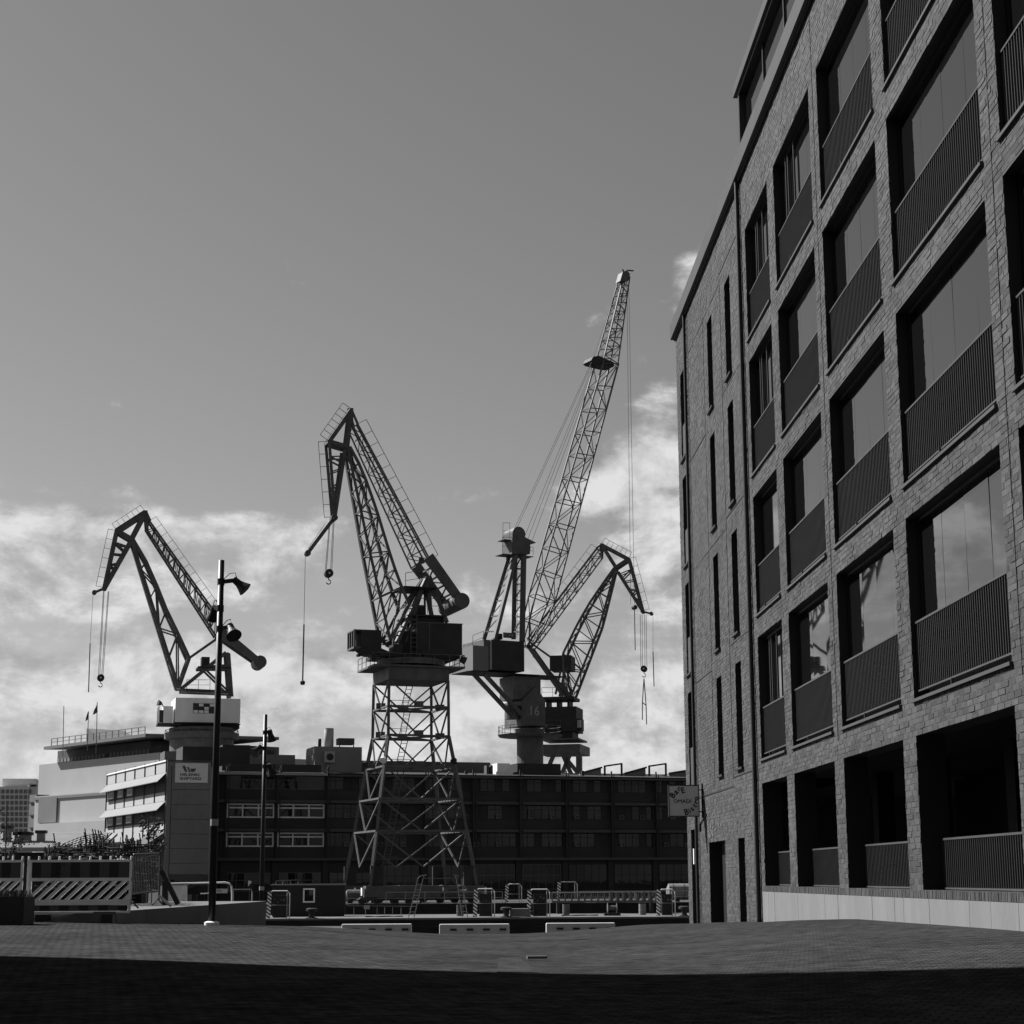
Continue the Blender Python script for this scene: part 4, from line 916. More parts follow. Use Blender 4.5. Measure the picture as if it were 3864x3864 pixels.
for i in range(5):
    t = (i+.5)/5.5; l = lambda a, b: (a[0]+(b[0]-a[0])*t, a[1]+(b[1]-a[1])*t)
    beam('cross_bar', af, F3.at(*l((913, 1206), (960, 1050)), 1.2), F3.at(*l((933, 1206), (974, 1043)), -1.2), .16, 'crane'); beam('cross_bar', af, F3.at(*l((969, 1206), (972, 1043)), 1), F3.at(*l((985, 1210), (988, 1043)), -1), .2, 'crane')
    t2 = min(1, t+.18); l2 = lambda a, b: (a[0]+(b[0]-a[0])*t2, a[1]+(b[1]-a[1])*t2)
    beam('brace', af, F3.at(*l((969, 1206), (972, 1043)), 1), F3.at(*l2((985, 1210), (988, 1043)), -1), .13, 'crane'); beam('brace', af, F3.at(*l((913, 1206), (960, 1050)), 1.2), F3.at(*l2((933, 1206), (974, 1043)), -1.2), .1, 'crane')
g = MB(); ladder(g, F3.at(979, 1204, -1.6), F3.at(981, 1050, -1), F3.e1*.6, .45, .06); g.build('ladder', 'crane', af)
hp, s0, s1, zb, zt = bx3('head_platform', 949, 1007, 1045, 1047, -1.1, 1.1, 'crane_dark'); bx3('head_platform', 951, 992, 1017, 1020, -.9, .9, 'crane_dark')
flight(F3, hp, [(948, 1047), (966, 1047)], -1.8, 2.4); flight(F3, hp, [(949, 1017), (962, 1017)], -1.6, 2.2); flight(F3, hp, [(985, 1046), (1006, 1046)], -1.8, 1.0)
MB().lathe([(-1.2, 1.0), (1.2, 1.0)], F3.at(971, 1010), F3.e2, 16).build('sheave', 'crane', c3)
g = MB(); g.extrude([F3.at(u, v, -1.3) for u, v in ((966, 1045), (1000, 1045), (1001, 1034), (1000, 1026), (1012, 1024), (990, 1013), (978, 1012), (974, 1002), (967, 1004))], F3.e2*2.6); g.build('head_block', 'crane', c3)
bm = thing_part('boom', c3, F3.at(997, 1220))
HB = [F3.hit(*x) for x in ((992, 1218), (993, 1160), (1129, 690))]; HF = [F3.hit(*x) for x in ((998, 1220), (1034, 1160), (1158, 690))]
truss(F3, bm, HB, HF, .9, 1.25, 12, .2, .11, 'crane')
HB2 = [F3.hit(*x) for x in ((1129, 690), (1172, 524))]; HF2 = [F3.hit(*x) for x in ((1158, 690), (1184, 524))]
truss(F3, bm, HB2, HF2, 1.1, .6, 10, .18, .10, 'crane')
g = MB(); g.extrude([F3.at(u, v, -1.0) for u, v in ((1170, 530), (1184, 530), (1189, 517), (1183, 510), (1175, 513))], F3.e2*1.2); hh = g.build('boom_head', 'crane', bm); beam('antenna', hh, F3.at(1183, 510), F3.at(1195, 511), .16, 'crane_dark'); beam('antenna', hh, F3.at(1177, 512), F3.at(1174, 508), .14, 'crane_dark')
g = MB(); g.extrude([F3.at(u, v, -1.1) for u, v in ((1120, 684), (1115, 680), (1119, 673), (1130, 671), (1159, 684), (1158, 692), (1148, 691))], F3.e2*2.2); g.build('rope_block', 'crane_dark', bm)
for i, (a, b, w) in enumerate([((968, 1003), (1117, 681), -1), ((973, 1001), (1119, 682), -.5), ((990, 1012), (1121, 684), .2), ((996, 1016), (1123, 685), .8), ((1003, 1022), (1126, 686), 1.2)]): rope(F3, c3, F3.at(*a, w), F3.at(*b, w), .09)
rope(F3, c3, F3.at(1120, 674), F3.at(1172, 516), .06)
for du, w in ((0, -.4), (7, .4)): rope(F3, c3, F3.at(1182.5+du*.5, 520, w), F3.at(1190+du, 1141, w), .075)
hk3 = MB().lathe([(-.3, .32), (.3, .32)], F3.at(1197, 1146), F3.e2, 14).build('hook_block', 'crane_dark', c3); rod('hook_rope', hk3, F3.at(1197, 1150), F3.at(1198.5, 1227), .12, 'cable')
kb = bx3('nameboard', 950, 970, 1193, 1203.5, -3.2, -3.05, 'sign_ink'); s0, s1, zb, zt = kb[1:]
for i, ch in enumerate('KONE'): text('lettering', kb[0], ch, F3.p(s0+(s1-s0)*(i+.5)/4, -3.23, (zb+zt)/2), F3.e1, (0, 0, 1), .62, 'roof_light', extrude=.01)
for i in range(1, 4): F3.box('divider', kb[0], s0+(s1-s0)*i/4-.02, s0+(s1-s0)*i/4+.02, -3.24, -3.2, zb, zt, 'crane')
flight(F3, mh, [(892, 1222), (912, 1214)], -2.5, 1.6); bx3('roof_tank', 938, 948, 1195, 1206, -1.5, -.5, 'crane_dark')

# ---------------- crane behind it, boom pointing right
F4 = Frame((21, 266), rad(-14))
c4 = thing('dark_portal_crane', (21, 266, ZY), 'dark luffing crane partly hidden behind the numbered column crane, boom pointing right', 'crane', 'shipyard cranes')
k4 = dict(side=1, apex=(1136, 1029), knee=(1187, 1056), joint=(1163, 1072), joint_r=(1160, 1073), joint_b=(1165, 1078), tip=(1213, 1154), nose=(1229, 1158), pivot=(1079, 1322), front=[(1135, 1180)], rear=[(1137, 1106), (1110, 1147), (1089, 1187), (1066, 1236), (1068, 1290)], nj=9, cw=.32, bw=.14, hw_base=1.9, hw_head=.7, hw_beak=.8, hw_lever=2, hw_tie=1.0,
    nose_w=.26, sheave=.28, tie_up=[(1128, 1036), (998, 1207)], tie_lo=[(1134, 1052), (1003, 1228)], nt=11, link=[(1000, 1212), (1070, 1262)], aframe=[((1001, 1222), (1067, 1315), 1.6, 1.8, .5), ((1010, 1238), (1078, 1318), 1.2, 1.6, .4), ((1068, 1236), (1052, 1312), 1.4, 1.6, .3), ((1030, 1262), (1080, 1318), 1.5, 1.7, .35)])
luffing_top(F4, c4, k4, 'crane')
def bx4(*a): return bx2(*a, par=c4, Fr=F4)
mh, s0, s1, zb, zt = bx4('machine_house', 1024, 1087, 1334, 1380, -2.8, 2.8, 'crane_dark')
cb, s0, s1, zb, zt = bx4('operator_cab', 1088, 1097, 1356, 1378, -2.4, -.4, 'crane_dark'); F4.box('cab_glazing', cb, s0+.1, s1+.08, -2.46, -2.41, zb+.4, zt-.2, 'sign_paper')
for i in range(3): F4.box('cab_post', cb, s0+(s1-s0)*i/2-.04, s0+(s1-s0)*i/2+.04, -2.52, -2.47, zb+.3, zt, 'crane_dark')
cb2, s0, s1, zb, zt = bx4('winch_cab', 1037, 1077, 1237, 1264, -1.8, 1.8, 'crane_dark')
bx4('slewing_deck', 1020, 1083, 1315, 1320, -2.4, 2.4, 'crane_dark'); flight(F4, mh, [(1022, 1315), (1084, 1315)], -2.2, 1.4)
for a in range(3): bx4('deck_post', 1030+a*20, 1034+a*20, 1320, 1334, -1.5, 1.5, 'crane_dark')
bx4('slew_ring', 1030, 1080, 1381, 1393, -2.4, 2.4, 'crane_dark'); bx4('walkway', 1020, 1092, 1393.5, 1396, -3.5, 3.5, 'crane'); flight(F4, mh, [(1026, 1378), (1058, 1378)], -3.0, 1.5)
bx4('portal_beam', 1012, 1094, 1405, 1421, -4.2, 4.2, 'crane')
for u, w in ((1016, -3.8), (1092.5, -3.8), (1016, 3.8), (1092.5, 3.8)): s, z = F4.hit(u, 1421, w); F4.box('portal_leg', c4, s-.4, s+.4, w-.4, w+.4, ZY, z-.02, 'crane')
for w in (-3.9, 3.9):
    for a, b in (((1046, 1421), (1028, 1464)), ((1060, 1421), (1090, 1458)), ((1062, 1424), (1080, 1466)), ((1075, 1424), (1058, 1466))): beam('portal_brace', c4, F4.at(*a, w), F4.at(*b, w), .55, 'crane')
hook_block(F4, c4, 1215, 1262, .95, 'crane_dark')
for a, b in ((1208, 1209), (1211.5, 1212), (1216, 1217), (1219, 1220.5)): rope(F4, c4, F4.at(a, 1160), F4.at(b, 1258), .09)
for a, b in (((1215, 1280), (1212, 1325)), ((1212, 1325), (1212, 1358)), ((1215, 1280), (1219, 1331)), ((1219, 1331), (1220, 1367)), ((1212, 1325), (1219, 1331))): rod('sling', c4, F4.at(*a), F4.at(*b), .14, 'cable')
rope(F4, c4, F4.at(1232, 1162), F4.at(1232, 1230), .06); rod('rope', c4, F4.at(1232, 1229), F4.at(1234, 1295), .14, 'cable')

# ================================================================== FAR LEFT: HALL, TOWER, SHED, FLAGS
HA = at(72, 1592, 345); HBp = at(300, 1592, 312)
d_ = Vector((HBp.x-HA.x, HBp.y-HA.y, 0)); HL = d_.length; HF_ = Frame((HA.x, HA.y), math.atan2(d_.y, d_.x))
wh = thing('white_hall', (HA.x, HA.y, ZY), 'huge white windowless shipyard hall with a glazed dark top storey', 'building')
def hb(name, u0, u1, v0, v1, w0, w1, m, par=wh):
    s0, zt = HF_.hit(u0, v0, w0); s1, _ = HF_.hit(u1, v0, w0); _, zb = HF_.hit((u0+u1)/2, v1, w0); return HF_.box(name, par, s0, s1, w0, w1, zb, zt, m), s0, s1, zb, zt
s0, zt = HF_.hit(74, 1443); s1, _ = HF_.hit(300, 1436)
HF_.box('wall', wh, s0, s1, 0, 40, ZY, zt, 'white_wall')
_, s0b, s1b, _, _ = hb('lower_block', 66, 300, 1503, 1600, -3, 0-.02, 'white_wall'); HF_.box('ledge', wh, s0b, s1b, -3.2, 0-.03, HF_.hit(200, 1503)[1]+.02, HF_.hit(200, 1501)[1]+.3, 'hall_grey')
hb('lower_block', 64, 300, 1555, 1600, -5, -3.02, 'white_wall')
hb('dark_panel', 73, 107, 1507, 1552, -3.3, -3.01, 'hall_grey')
hb('corner_shaft', 56, 69, 1500, 1583, -2.5, 6, 'hall_grey')
for v in (1513, 1537, 1561): hb('shaft_band', 55.5, 69.5, v, v+2, -2.7, -2.52, 'yard_board')
tp, s0, s1, zb, zt2 = hb('top_storey', 109, 284, 1417, 1441, 3, 30, 'yard_slab')
hb('dark_stair_block', 284, 304, 1408, 1437, 2.5, 26, 'yard_board')
n = 26
for i in range(n): HF_.box('strip_window', tp, s0+(s1-s0)*(i+.1)/n, s0+(s1-s0)*(i+.8)/n, 2.9, 2.98, zb+1.1, zb+(zt2-zb)*.55, 'hall_grey' if i != 14 else 'yard_board')
a, z = HF_.hit(96, 1420, 0); b, z2 = HF_.hit(288, 1409, 0)
m = MB(); m.extrude([HF_.p(a, -1.5, zt2-.1), HF_.p(b, -1.5, zt2+.1), HF_.p(b, 26, zt2+.8), HF_.p(a, 26, zt2+.8)], (0, 0, .55)); rf = m.build('roof', 'hall_grey', wh)
g = MB(); handrail(g, [HF_.p(a+2, -1, zt2+.5), HF_.p(b-1, -1, zt2+.6)], 1.3, 2.2, .12); g.build('roof_rail', 'hall_grey', rf)
m = MB(); ra = HF_.hit(162, 1410, 8); rb_ = HF_.hit(201, 1410, 8); m.extrude([HF_.p(ra[0], 8, zt2), HF_.p(rb_[0], 8, zt2), HF_.p(rb_[0], 8, zt2+1.4), HF_.p(ra[0], 8, zt2+4.4)], HF_.e2*8); m.build('roof_wedge', 'hall_grey', rf)
hb('vent_stack', 290, 300, 1387, 1410, 8, 10, 'hall_grey'); hb('duct', 301, 314, 1386, 1420, 9, 10, 'roof_light')

# flags on the hall roof
def flag(u, v0, v1, Y, fl, label):
    p0 = at(u, v1, Y); p1 = at(u+1.5, v0, Y); t = thing('flagpole' if fl else 'mast', p0, label, 'flag' if fl else 'mast'); rod('pole', t, p0-Vector((0, 0, 1.5)), p1, .13, 'hall_grey' if not fl else 'crane')
    if fl:
        pts = fl; m = MB(); q = [at(a, b, Y) for a, b in pts]; n = len(q); 
        vs = [x+Vector((0, -.10-.12*math.sin(i*1.9), 0)) for i, x in enumerate(q)]+[x+Vector((0, .02+.12*math.sin(i*1.3), 0)) for i, x in enumerate(q)]
        m.add(vs, [tuple(range(n-1, -1, -1)), tuple(range(n, 2*n))]+[(i, (i+1) % n, n+(i+1) % n, n+i) for i in range(n)]); m.build('cloth', 'crane', t)
flag(165.5, 1342, 1400, 318, [(166, 1343), (167.5, 1351), (166, 1357), (161, 1361.5), (163, 1353)], 'shorter flagpole with limp dark flag on the hall roof, left one')
flag(182, 1325, 1405, 318, [(183.5, 1327), (184, 1343), (181, 1346), (175, 1349), (178, 1340), (182, 1332)], 'taller flagpole with drooping dark flag on the hall roof, right one')
flag(119, 1332, 1412, 322, None, 'thin bare mast on the left end of the hall roof')

# office tower in the distance
TWF = Frame((at(-40, 1590, 480).x, 480), rad(8))
tw = thing('office_tower', TWF.p(10, 5, ZY), 'distant pale office tower with a regular grid of dark windows', 'building')
def tb(name, u0, u1, v0, v1, w0, w1, m, par=tw):
    s0, zt = TWF.hit(u0, v0, w0); s1, _ = TWF.hit(u1, v0, w0); _, zb = TWF.hit((u0+u1)/2, v1, w0); return TWF.box(name, par, s0, s1, w0, w1, zb, zt, m), s0, s1, zb, zt
tb('wall', -40, 55, 1484, 1650, 0, 18, 'tower_wall'); tb('penthouse', 5, 69, 1469, 1484, 3, 15, 'tower_wall'); tb('shaft', 52, 69, 1481, 1500, 1, 12, 'tower_wall'); tb('louvre', 57, 69, 1480, 1484, .8, .98, 'yard_board')
for i in range(11):
    for j in range(9):
        u0 = -31+i*8.45; v0 = 1489.5+j*10.6
        w_, s0, s1, zb, zt = tb('window', u0, u0+6.1, v0, v0+7.6, -.12, -.02, 'tower_glass')
# low shed with roof vents
SH = Frame((at(-10, 1610, 92).x, 92), rad(2))
sh = thing('low_shed', SH.p(3, 2, LQ), 'low dark shed with a pale corrugated roof and stubby vents at far left', 'shed')
s0, _ = SH.hit(-60, 1600); s1, zt = SH.hit(186, 1596)
SH.box('wall', sh, s0, s1, 0, 5, LQ, zt-.3, 'yard_board')
m = MB(); m.extrude([SH.p(s0-.2, -.5, zt-.12), SH.p(s0-.2, 4.8, zt+.75), SH.p(s0-.2, 4.8, zt+.62), SH.p(s0-.2, -.5, zt-.28)], SH.e1*(s1-s0+.4)); m.build('roof', 'roof_light', sh)
m = MB()
for i in range(60): x = s0+(s1-s0)*i/60; m.beam(SH.p(x, -.5, zt-.09), SH.p(x, 4.8, zt+.78), .05)
m.build('roof_ribs', 'roof_light', sh)
for u, hh_ in ((12, 1.0), (34, .45), (44, .5), (50, .45), (76, .6)):
    s, z = SH.hit(u, 1596, 1.5); v_ = SH.box('roof_vent', sh, s-.18, s+.18, 1.4, 1.8, zt+.1, zt+.3+hh_*.6, 'concrete'); SH.box('vent_cap', v_, s-.26, s+.26, 1.3, 1.9, zt+.3+hh_*.6, zt+.45+hh_*.6, 'yard_board')
for i in range(5): s = s0+(s1-s0)*(i+.5)/5; SH.box('shed_door', sh, s-.5, s+.5, -.05, -.005, LQ, zt-.9, 'crane_dark')
# floodlight mast in front of the hall
fm = at(289, 1592, 150); t = thing('light_mast', (fm.x, 150, ZY), 'slim T-shaped light mast standing in front of the white hall', 'lamp'); p1 = at(291, 1543, 150); rod('pole', t, (fm.x, 150, LQ), p1, .12, 'hall_grey'); a = at(284, 1542, 150); b = at(297, 1543, 150); beam('cross_arm', t, a, b, .14, 'hall_grey')
for q in (a, b): box('lamp_head', t, q-Vector((0, .1, .1)), (.3, .3, .15), 'hall_grey')

# ================================================================== PLAZA FURNITURE
def lamp_post(u, v0, v1, Y, zg, d0, d1, heads, label):
    top = at(u, v0, Y); t = thing('street_lamp', (top.x, Y, zg), label, 'lamp', 'black spotlight posts')
    MB().lathe([(0, d0/2), (top.z-zg, d1/2)], (top.x, Y, zg), (0, 0, 1), 18).build('post', 'lamp_black', t, smooth=True)
    MB().lathe([(0, d0*.98), (.05, d0*.98), (.07, d0*.6)], (top.x, Y, zg), (0, 0, 1), 18).build('base_flange', 'white_paint' if zg > 0 and Y < 40 else 'lamp_black', t)
    MB().lathe([(0, d0*.53), (.12, d0*.53)], (top.x, Y, zg+1.75), (0, 0, 1), 18).build('tape_band', 'roof_light', t)
    for (hv, side, tilt, fy, size, bright) in heads:
        z = at(u, hv, Y).z; q = Vector((top.x, Y, z)); dirv = Vector((side*math.cos(tilt), fy, -math.sin(tilt))).normalized()
        MB().lathe([(-.06, d1*.62), (.06, d1*.62)], q, (0, 0, 1), 16).build('clamp', 'lamp_black', t)
        e = q+Vector((side*.26, fy*.15, .03)); beam('bracket', t, q, e, .07, 'lamp_black')
        hd = MB().lathe([(-.16*size, .05*size), (-.15*size, .085*size), (.02*size, .095*size), (.12*size, .13*size), (.24*size, .185*size), (.25*size, .19*size)], e+dirv*.08, dirv, 18).build('lamp_head', 'lamp_black', t)
        MB().lathe([(.251*size, .17*size), (.256*size, .17*size)], e+dirv*.08, dirv, 18).build('lamp_glass', 'lens' if bright else 'frame_dark', hd)
        MB().tube([q+Vector((side*.05, 0, .05)), q+Vector((side*.16, 0, .16)), e+Vector((0, 0, .14)), e+Vector((side*.03, 0, .05))], .015).build('cable', 'lamp_black', t)
gzl = gz(-4.47, 33.4)
lamp_post(418, 1057, 1745, 33.4, gzl, .135, .108, [(1098, 1, rad(42), -.05, .74, 0), (1148, -.5, rad(62), .9, .68, 0), (1187, .8, rad(58), -.75, .76, 0)], 'tall black spotlight post on a white base in front of the low wall')
lamp_post(501, 1348, 1700, 58, LQ, .15, .12, [(1382, .55, rad(72), .4, .9, 0), (1412, -.6, rad(35), -.5, .9, 0), (1446, .6, rad(60), .3, .9, 0)], 'smaller black spotlight post farther back beside the dark site container')

# low ramp wall with a broad top
A0 = at(215, 1729, 36); A1 = at(502, 1724, 47); lwv = Vector((A1.x-A0.x, A1.y-A0.y, 0)).normalized(); nwv = Vector((-lwv.y, lwv.x, 0))
rw = thing('low_wall', (A0.x, A0.y, gz(A0.x, 36)), 'low wedge of concrete wall with a broad pale top beside the black post', 'wall')
N = 6; L_ = math.hypot(A1.x-A0.x, A1.y-A0.y)
for i in range(N):
    a = Vector((A0.x, A0.y, 0))+lwv*(L_*i/N+.006); b = Vector((A0.x, A0.y, 0))+lwv*(L_*(i+1)/N-.006); zt = D(-.60+.05*i/N); zt2 = D(-.60+.05*(i+1)/N)
    m = MB(); m.add([(*a.xy, 0), (*b.xy, 0), (*(b+nwv*2.4).xy, 0), (*(a+nwv*2.4).xy, 0), (*a.xy, zt), (*b.xy, zt2), (*(b+nwv*2.4).xy, zt2), (*(a+nwv*2.4).xy, zt)], CUBE_F); m.build('wall_block', 'low_wall', rw)

# plastic traffic barriers
def plank_barrier(u0, u1, vt, vb, Y, label, tag_mark=False):
    a = at(u0, vb, Y); b = at(u1, vb, Y); zt = at((u0+u1)/2, vt+7, Y).z; zb = (a.z+b.z)/2; yaw = 0; x0, x1 = a.x, b.x; Lb = x1-x0; H_ = zt-zb; th = .055
    t = thing('traffic_barrier', ((x0+x1)/2, Y, gz(x0, Y)), label, 'barrier', 'plastic traffic barriers')
    zz = [zb, zb+.035*H_, zb+.15*H_, zb+.22*H_, zb+.60*H_, zb+.66*H_, zb+.955*H_, zt]   # rails and openings, bottom to top
    def bar(z0, z1, xa=x0, xb=x1, y0=0): m = MB().box(((xa+xb)/2, Y+y0, (z0+z1)/2), (xb-xa, th, z1-z0)); return m
    fr = MB()
    for z0, z1 in ((zz[0], zz[1]), (zz[2], zz[3]+.03), (zz[4], zz[5]), (zz[6], zz[7])): fr.box(((x0+x1)/2, Y, (z0+z1)/2), (Lb, th, z1-z0))
    for xc in (x0+.045, x1-.022): fr.box((xc, Y, (zb+zt)/2), (.09 if xc < (x0+x1)/2 else .044, th+.006, H_))
    # slanted ribs between the slots
    zl, zh = zz[3]+.03, zz[4]; n = 10; sl_ = (zh-zl)*1.05
    for i in range(-1, n+1):
        c = x0+.1+(Lb-.15)*(i+.35)/n; q = [(c, zl), (c+.085, zl), (c+.085+sl_, zh), (c+sl_, zh)]; q2 = []
        for x, z in q:
            q2.append((x, z))
        # clip to the panel
        lo, hi = x0+.085, x1-.04
        def clip(poly, lim, keep_gt):
            out = []
            for j in range(len(poly)):
                p, r = poly[j], poly[(j+1) % len(poly)]; ip = p[0] >= lim if keep_gt else p[0] <= lim; ir = r[0] >= lim if keep_gt else r[0] <= lim
                if ip: out.append(p)
                if ip != ir: f_ = (lim-p[0])/(r[0]-p[0]); out.append((lim, p[1]+(r[1]-p[1])*f_))
            return out
        q2 = clip(clip(q2, lo, True), hi, False) if q2 else []
        if len(q2) > 2: fr.extrude([(x, Y-th*.4, z) for x, z in q2], (0, th*.8, 0))
    fr.build('frame', 'plastic_white', t)
    m = MB().box(((x0+x1)/2, Y+.02, (zz[5]+zz[6])/2), (Lb-.1, .02, zz[6]-zz[5])); m.build('back_board', 'reflector_dark', t)
    n = 10; w_ = (Lb-.14)/n
    for i in range(n): box('reflector_stripe', t, (x0+.1+w_*(i+.5)-.02, Y-.005, (zz[5]+zz[6])/2), (w_, .02, zz[6]-zz[5]-.008), 'reflector_dark' if i % 2 == 0 else 'reflector_mid')
    for i in range(n): box('reflector_stripe', t, (x0+.1+w_*(i+.5)-.02, Y+.0, (zz[1]+zz[2])/2), (w_, .02, zz[2]-zz[1]-.006), 'reflector_dark' if i % 2 == 1 else 'reflector_mid')
    for i in range(11): MB().lathe([(0, .020), (.06, .020), (.065, .012)], (x0+.02+(Lb-.04)*i/10, Y, zt), (0, 0, 1), 8).build('stud', 'plastic_white', t)
    for x in (x0+.35, x1-.4): box('foot', t, (x, Y, (zb+gz(x, Y))/2-.01), (.22, .5, max(.04, zb-gz(x, Y)-.02)), 'reflector_dark')
    if tag_mark:
        g = MB(); cx_ = x0+.60; cz_ = (zz[5]+zz[6])/2; S = lambda pts: g.tube([(cx_+px*.1, Y-.018, cz_+pz*.1) for px, pz in pts], .012, 5)
        S([(.1, .6), (-.35, .5), (-.4, .1), (.1, .0), (.1, -.5), (-.3, -.55), (-.35, -.3)]); S([(.25, .75), (.3, -.6)]); S([(.25, .7), (.75, .75)]); S([(.28, .15), (.65, .2)]); S([(.9, .9), (.75, 1.1), (1.0, 1.25), (1.15, 1.0), (.9, .9)]); S([(-.55, .85), (-.5, .75)]); S([(-.2, -.95), (1.0, -.8)])
        g.build('graffiti', 'sign_ink', t)
plank_barrier(48, 246, 1615, 1723, 36.1, 'white plastic traffic barrier with striped boards and slanted slots beside the low wall', True)
plank_barrier(-148, 40, 1616, 1723, 36.0, 'second white plastic traffic barrier cut off by the left picture edge')

# planter with grasses
pl_ = at(22, 1745, 33.3); zg = gz(-8, 33.3)
pt = thing('planter', (pl_.x-.2, 33.6, zg), 'dark metal planter box with low grasses at the left picture edge', 'planter')
x1 = at(45, 1720, 33.3).x; x0 = x1-1.5; zt = at(22, 1692, 33.3).z
m = MB(); t_ = .03
m.box(((x0+x1)/2, 33.3, (zg+zt)/2), (x1-x0, t_, zt-zg)); m.box(((x0+x1)/2, 34.1, (zg+zt)/2), (x1-x0, t_, zt-zg)); m.box((x0+.015, 33.7, (zg+zt)/2), (t_, .8-t_-.004, zt-zg)); m.box((x1-.015, 33.7, (zg+zt)/2), (t_, .8-t_-.004, zt-zg)); m.build('box', 'planter_metal', pt)
box('soil', pt, ((x0+x1)/2, 33.7, zt-.08), (x1-x0-.08, .72, .06), 'bark')
m = MB()
for i in range(900):
    x = R.uniform(x0+.04, x1-.03); y = R.uniform(33.34, 34.05); h = R.uniform(.06, .2); a = R.uniform(0, 6.28); l = R.uniform(.01, .07); w_ = .006
    p = Vector((x, y, zt-.06)); e = p+Vector((math.cos(a)*l, math.sin(a)*l, h)); s = Vector((-math.sin(a), math.cos(a), 0))*w_
    m.add([p-s, p+s, e+s*1.6+Vector((0, 0, -.03)), e, e-s*1.6+Vector((0, 0, -.03))], [(0, 1, 2, 3, 4)])
tag(m.build('grasses', 'leaf', pt), kind='stuff')

# steel crowd fence and prop beside the barrier
a = at(247, 1700, 36.4); b = at(300, 1690, 38.6); zt = at(250, 1612, 36.4).z; zt2 = at(298, 1610, 38.6).z
ft = thing('crowd_fence', (a.x, a.y, gz(a.x, a.y)), 'leaning steel crowd fence of close bars beside the plastic barrier', 'fence')
zb = at(250, 1687, 36.4).z; zb2 = at(300, 1681, 38.6).z
P_ = lambda t, f: Vector((a.x+(b.x-a.x)*t, a.y+(b.y-a.y)*t, (zb+(zb2-zb)*t)*(1-f)+(zt+(zt2-zt)*t)*f))
MB().tube([P_(0, -.25), P_(0, .93), P_(.05, 1), P_(.93, 1), P_(1, .92), P_(1, -.22)], .04, 8).build('frame', 'steel_dark', ft); MB().tube([P_(0, 0), P_(1, 0)], .035, 8).build('lower_rail', 'steel_dark', ft)
for i in range(1, 17): rod('bar', ft, P_(i/17, 0), P_(i/17, 1), .018, 'steel_dark')
for i, t in enumerate((.06, .95)): q = P_(t, -.2); MB().tube([q+Vector((-.05, -.35, -.12)), q, q+Vector((.05, .35, -.12))], .035).build('foot', 'steel_dark', ft)
pa = at(305, 1642, 38.2); pb_ = at(336, 1706, 38.2); pr = thing('prop', (pb_.x, 38.2, pb_.z), 'black timber prop leaning from the fence down to the low wall', 'prop')
beam('brace', pr, pa, pb_, .1, 'lamp_black'); c_ = at(312, 1662, 38.4); d__ = at(312, 1708, 38.4); beam('upright', pr, c_, d__, .11, 'lamp_black'); e_ = at(304, 1700, 38.0); beam('kicker', pr, at(300, 1690, 38.0), at(323, 1710, 38.0), .05, 'steel_tube')

# heap of reinforcement bars
rp = thing('rebar_heap', at(180, 1660, 44) * Vector((1, 1, 0)) + Vector((0, 0, gz(-9, 44))), 'tangled heap of rusty reinforcement bars and cages behind the barrier', 'rebar')
zg44 = gz(-9, 44)
TOPV = [(72, 1622), (90, 1604), (112, 1596), (140, 1606), (160, 1588), (195, 1586), (225, 1596), (240, 1584), (264, 1586), (272, 1606), (300, 1612)]
for i in range(130):
    u = R.uniform(80, 268); Y = R.uniform(42, 46); v = interp(u, TOPV)+abs(R.gauss(0, 9)); p = at(u, v+14, Y); q = at(u+R.gauss(.5, 2.2), v-R.uniform(3, 13), Y+R.uniform(-.3, .3)); rod('bar', rp, p, q, R.uniform(.016, .030), 'rust')
for i in range(120):
    u = R.uniform(66, 225); v = interp(u, TOPV)+abs(R.gauss(4, 12)); Y = R.uniform(42, 46); dl = R.uniform(25, 75); p = at(u, v, Y); u2 = min(u+dl, 300); q = at(u2, v+R.gauss(-1, 5), Y+R.uniform(-.5, .5)); rod('bar', rp, p, q, R.uniform(.014, .026), 'rust')
for j in range(4): rpts = [(98+j*3, 1606+j*3), (125, 1590+j*4), (150, 1580+j*4), (175, 1574+j*3), (195, 1575+j*3), (210, 1584+j*3), (224, 1602+j*2)]; MB().tube([at(u, v, 43+j*.4) for u, v in rpts], .020).build('bent_bar', 'rust', rp)
for u, v0, v1 in ((161, 1563, 1590), (175, 1564, 1580), (180, 1565, 1584), (186, 1566, 1584), (190, 1568, 1575), (160, 1570, 1595), (102, 1572, 1600), (231, 1570, 1600), (264, 1572, 1600)): rod('bar', rp, at(u+3, v1, 43), at(u-1, v0, 43), .028, 'rust')
m = MB()
for i in range(900):
    u = R.uniform(66, 296); vt = interp(u, TOPV); v = R.uniform(vt+6, 1680); Y = R.uniform(41.5, 46.5); p = at(u, v, Y)
    q = at(u+R.gauss(0, 3), v-R.uniform(6, 26), Y) if R.random() < .4 else at(min(u+R.uniform(10, 50), 302), v+R.gauss(0, 5), Y+R.uniform(-.6, .6))
    m.beam(p, q, R.uniform(.012, .024))
tag(m.build('bar_tangle', 'rust', rp), kind='stuff')
m = MB(); a = at(84, 1626, 45.5); b = at(270, 1622, 45.5); m.box(((a.x+b.x)/2, 45.8, (zg44+a.z)/2), (b.x-a.x, .8, a.z-zg44)); m.build('bundle_core', 'rust', rp)

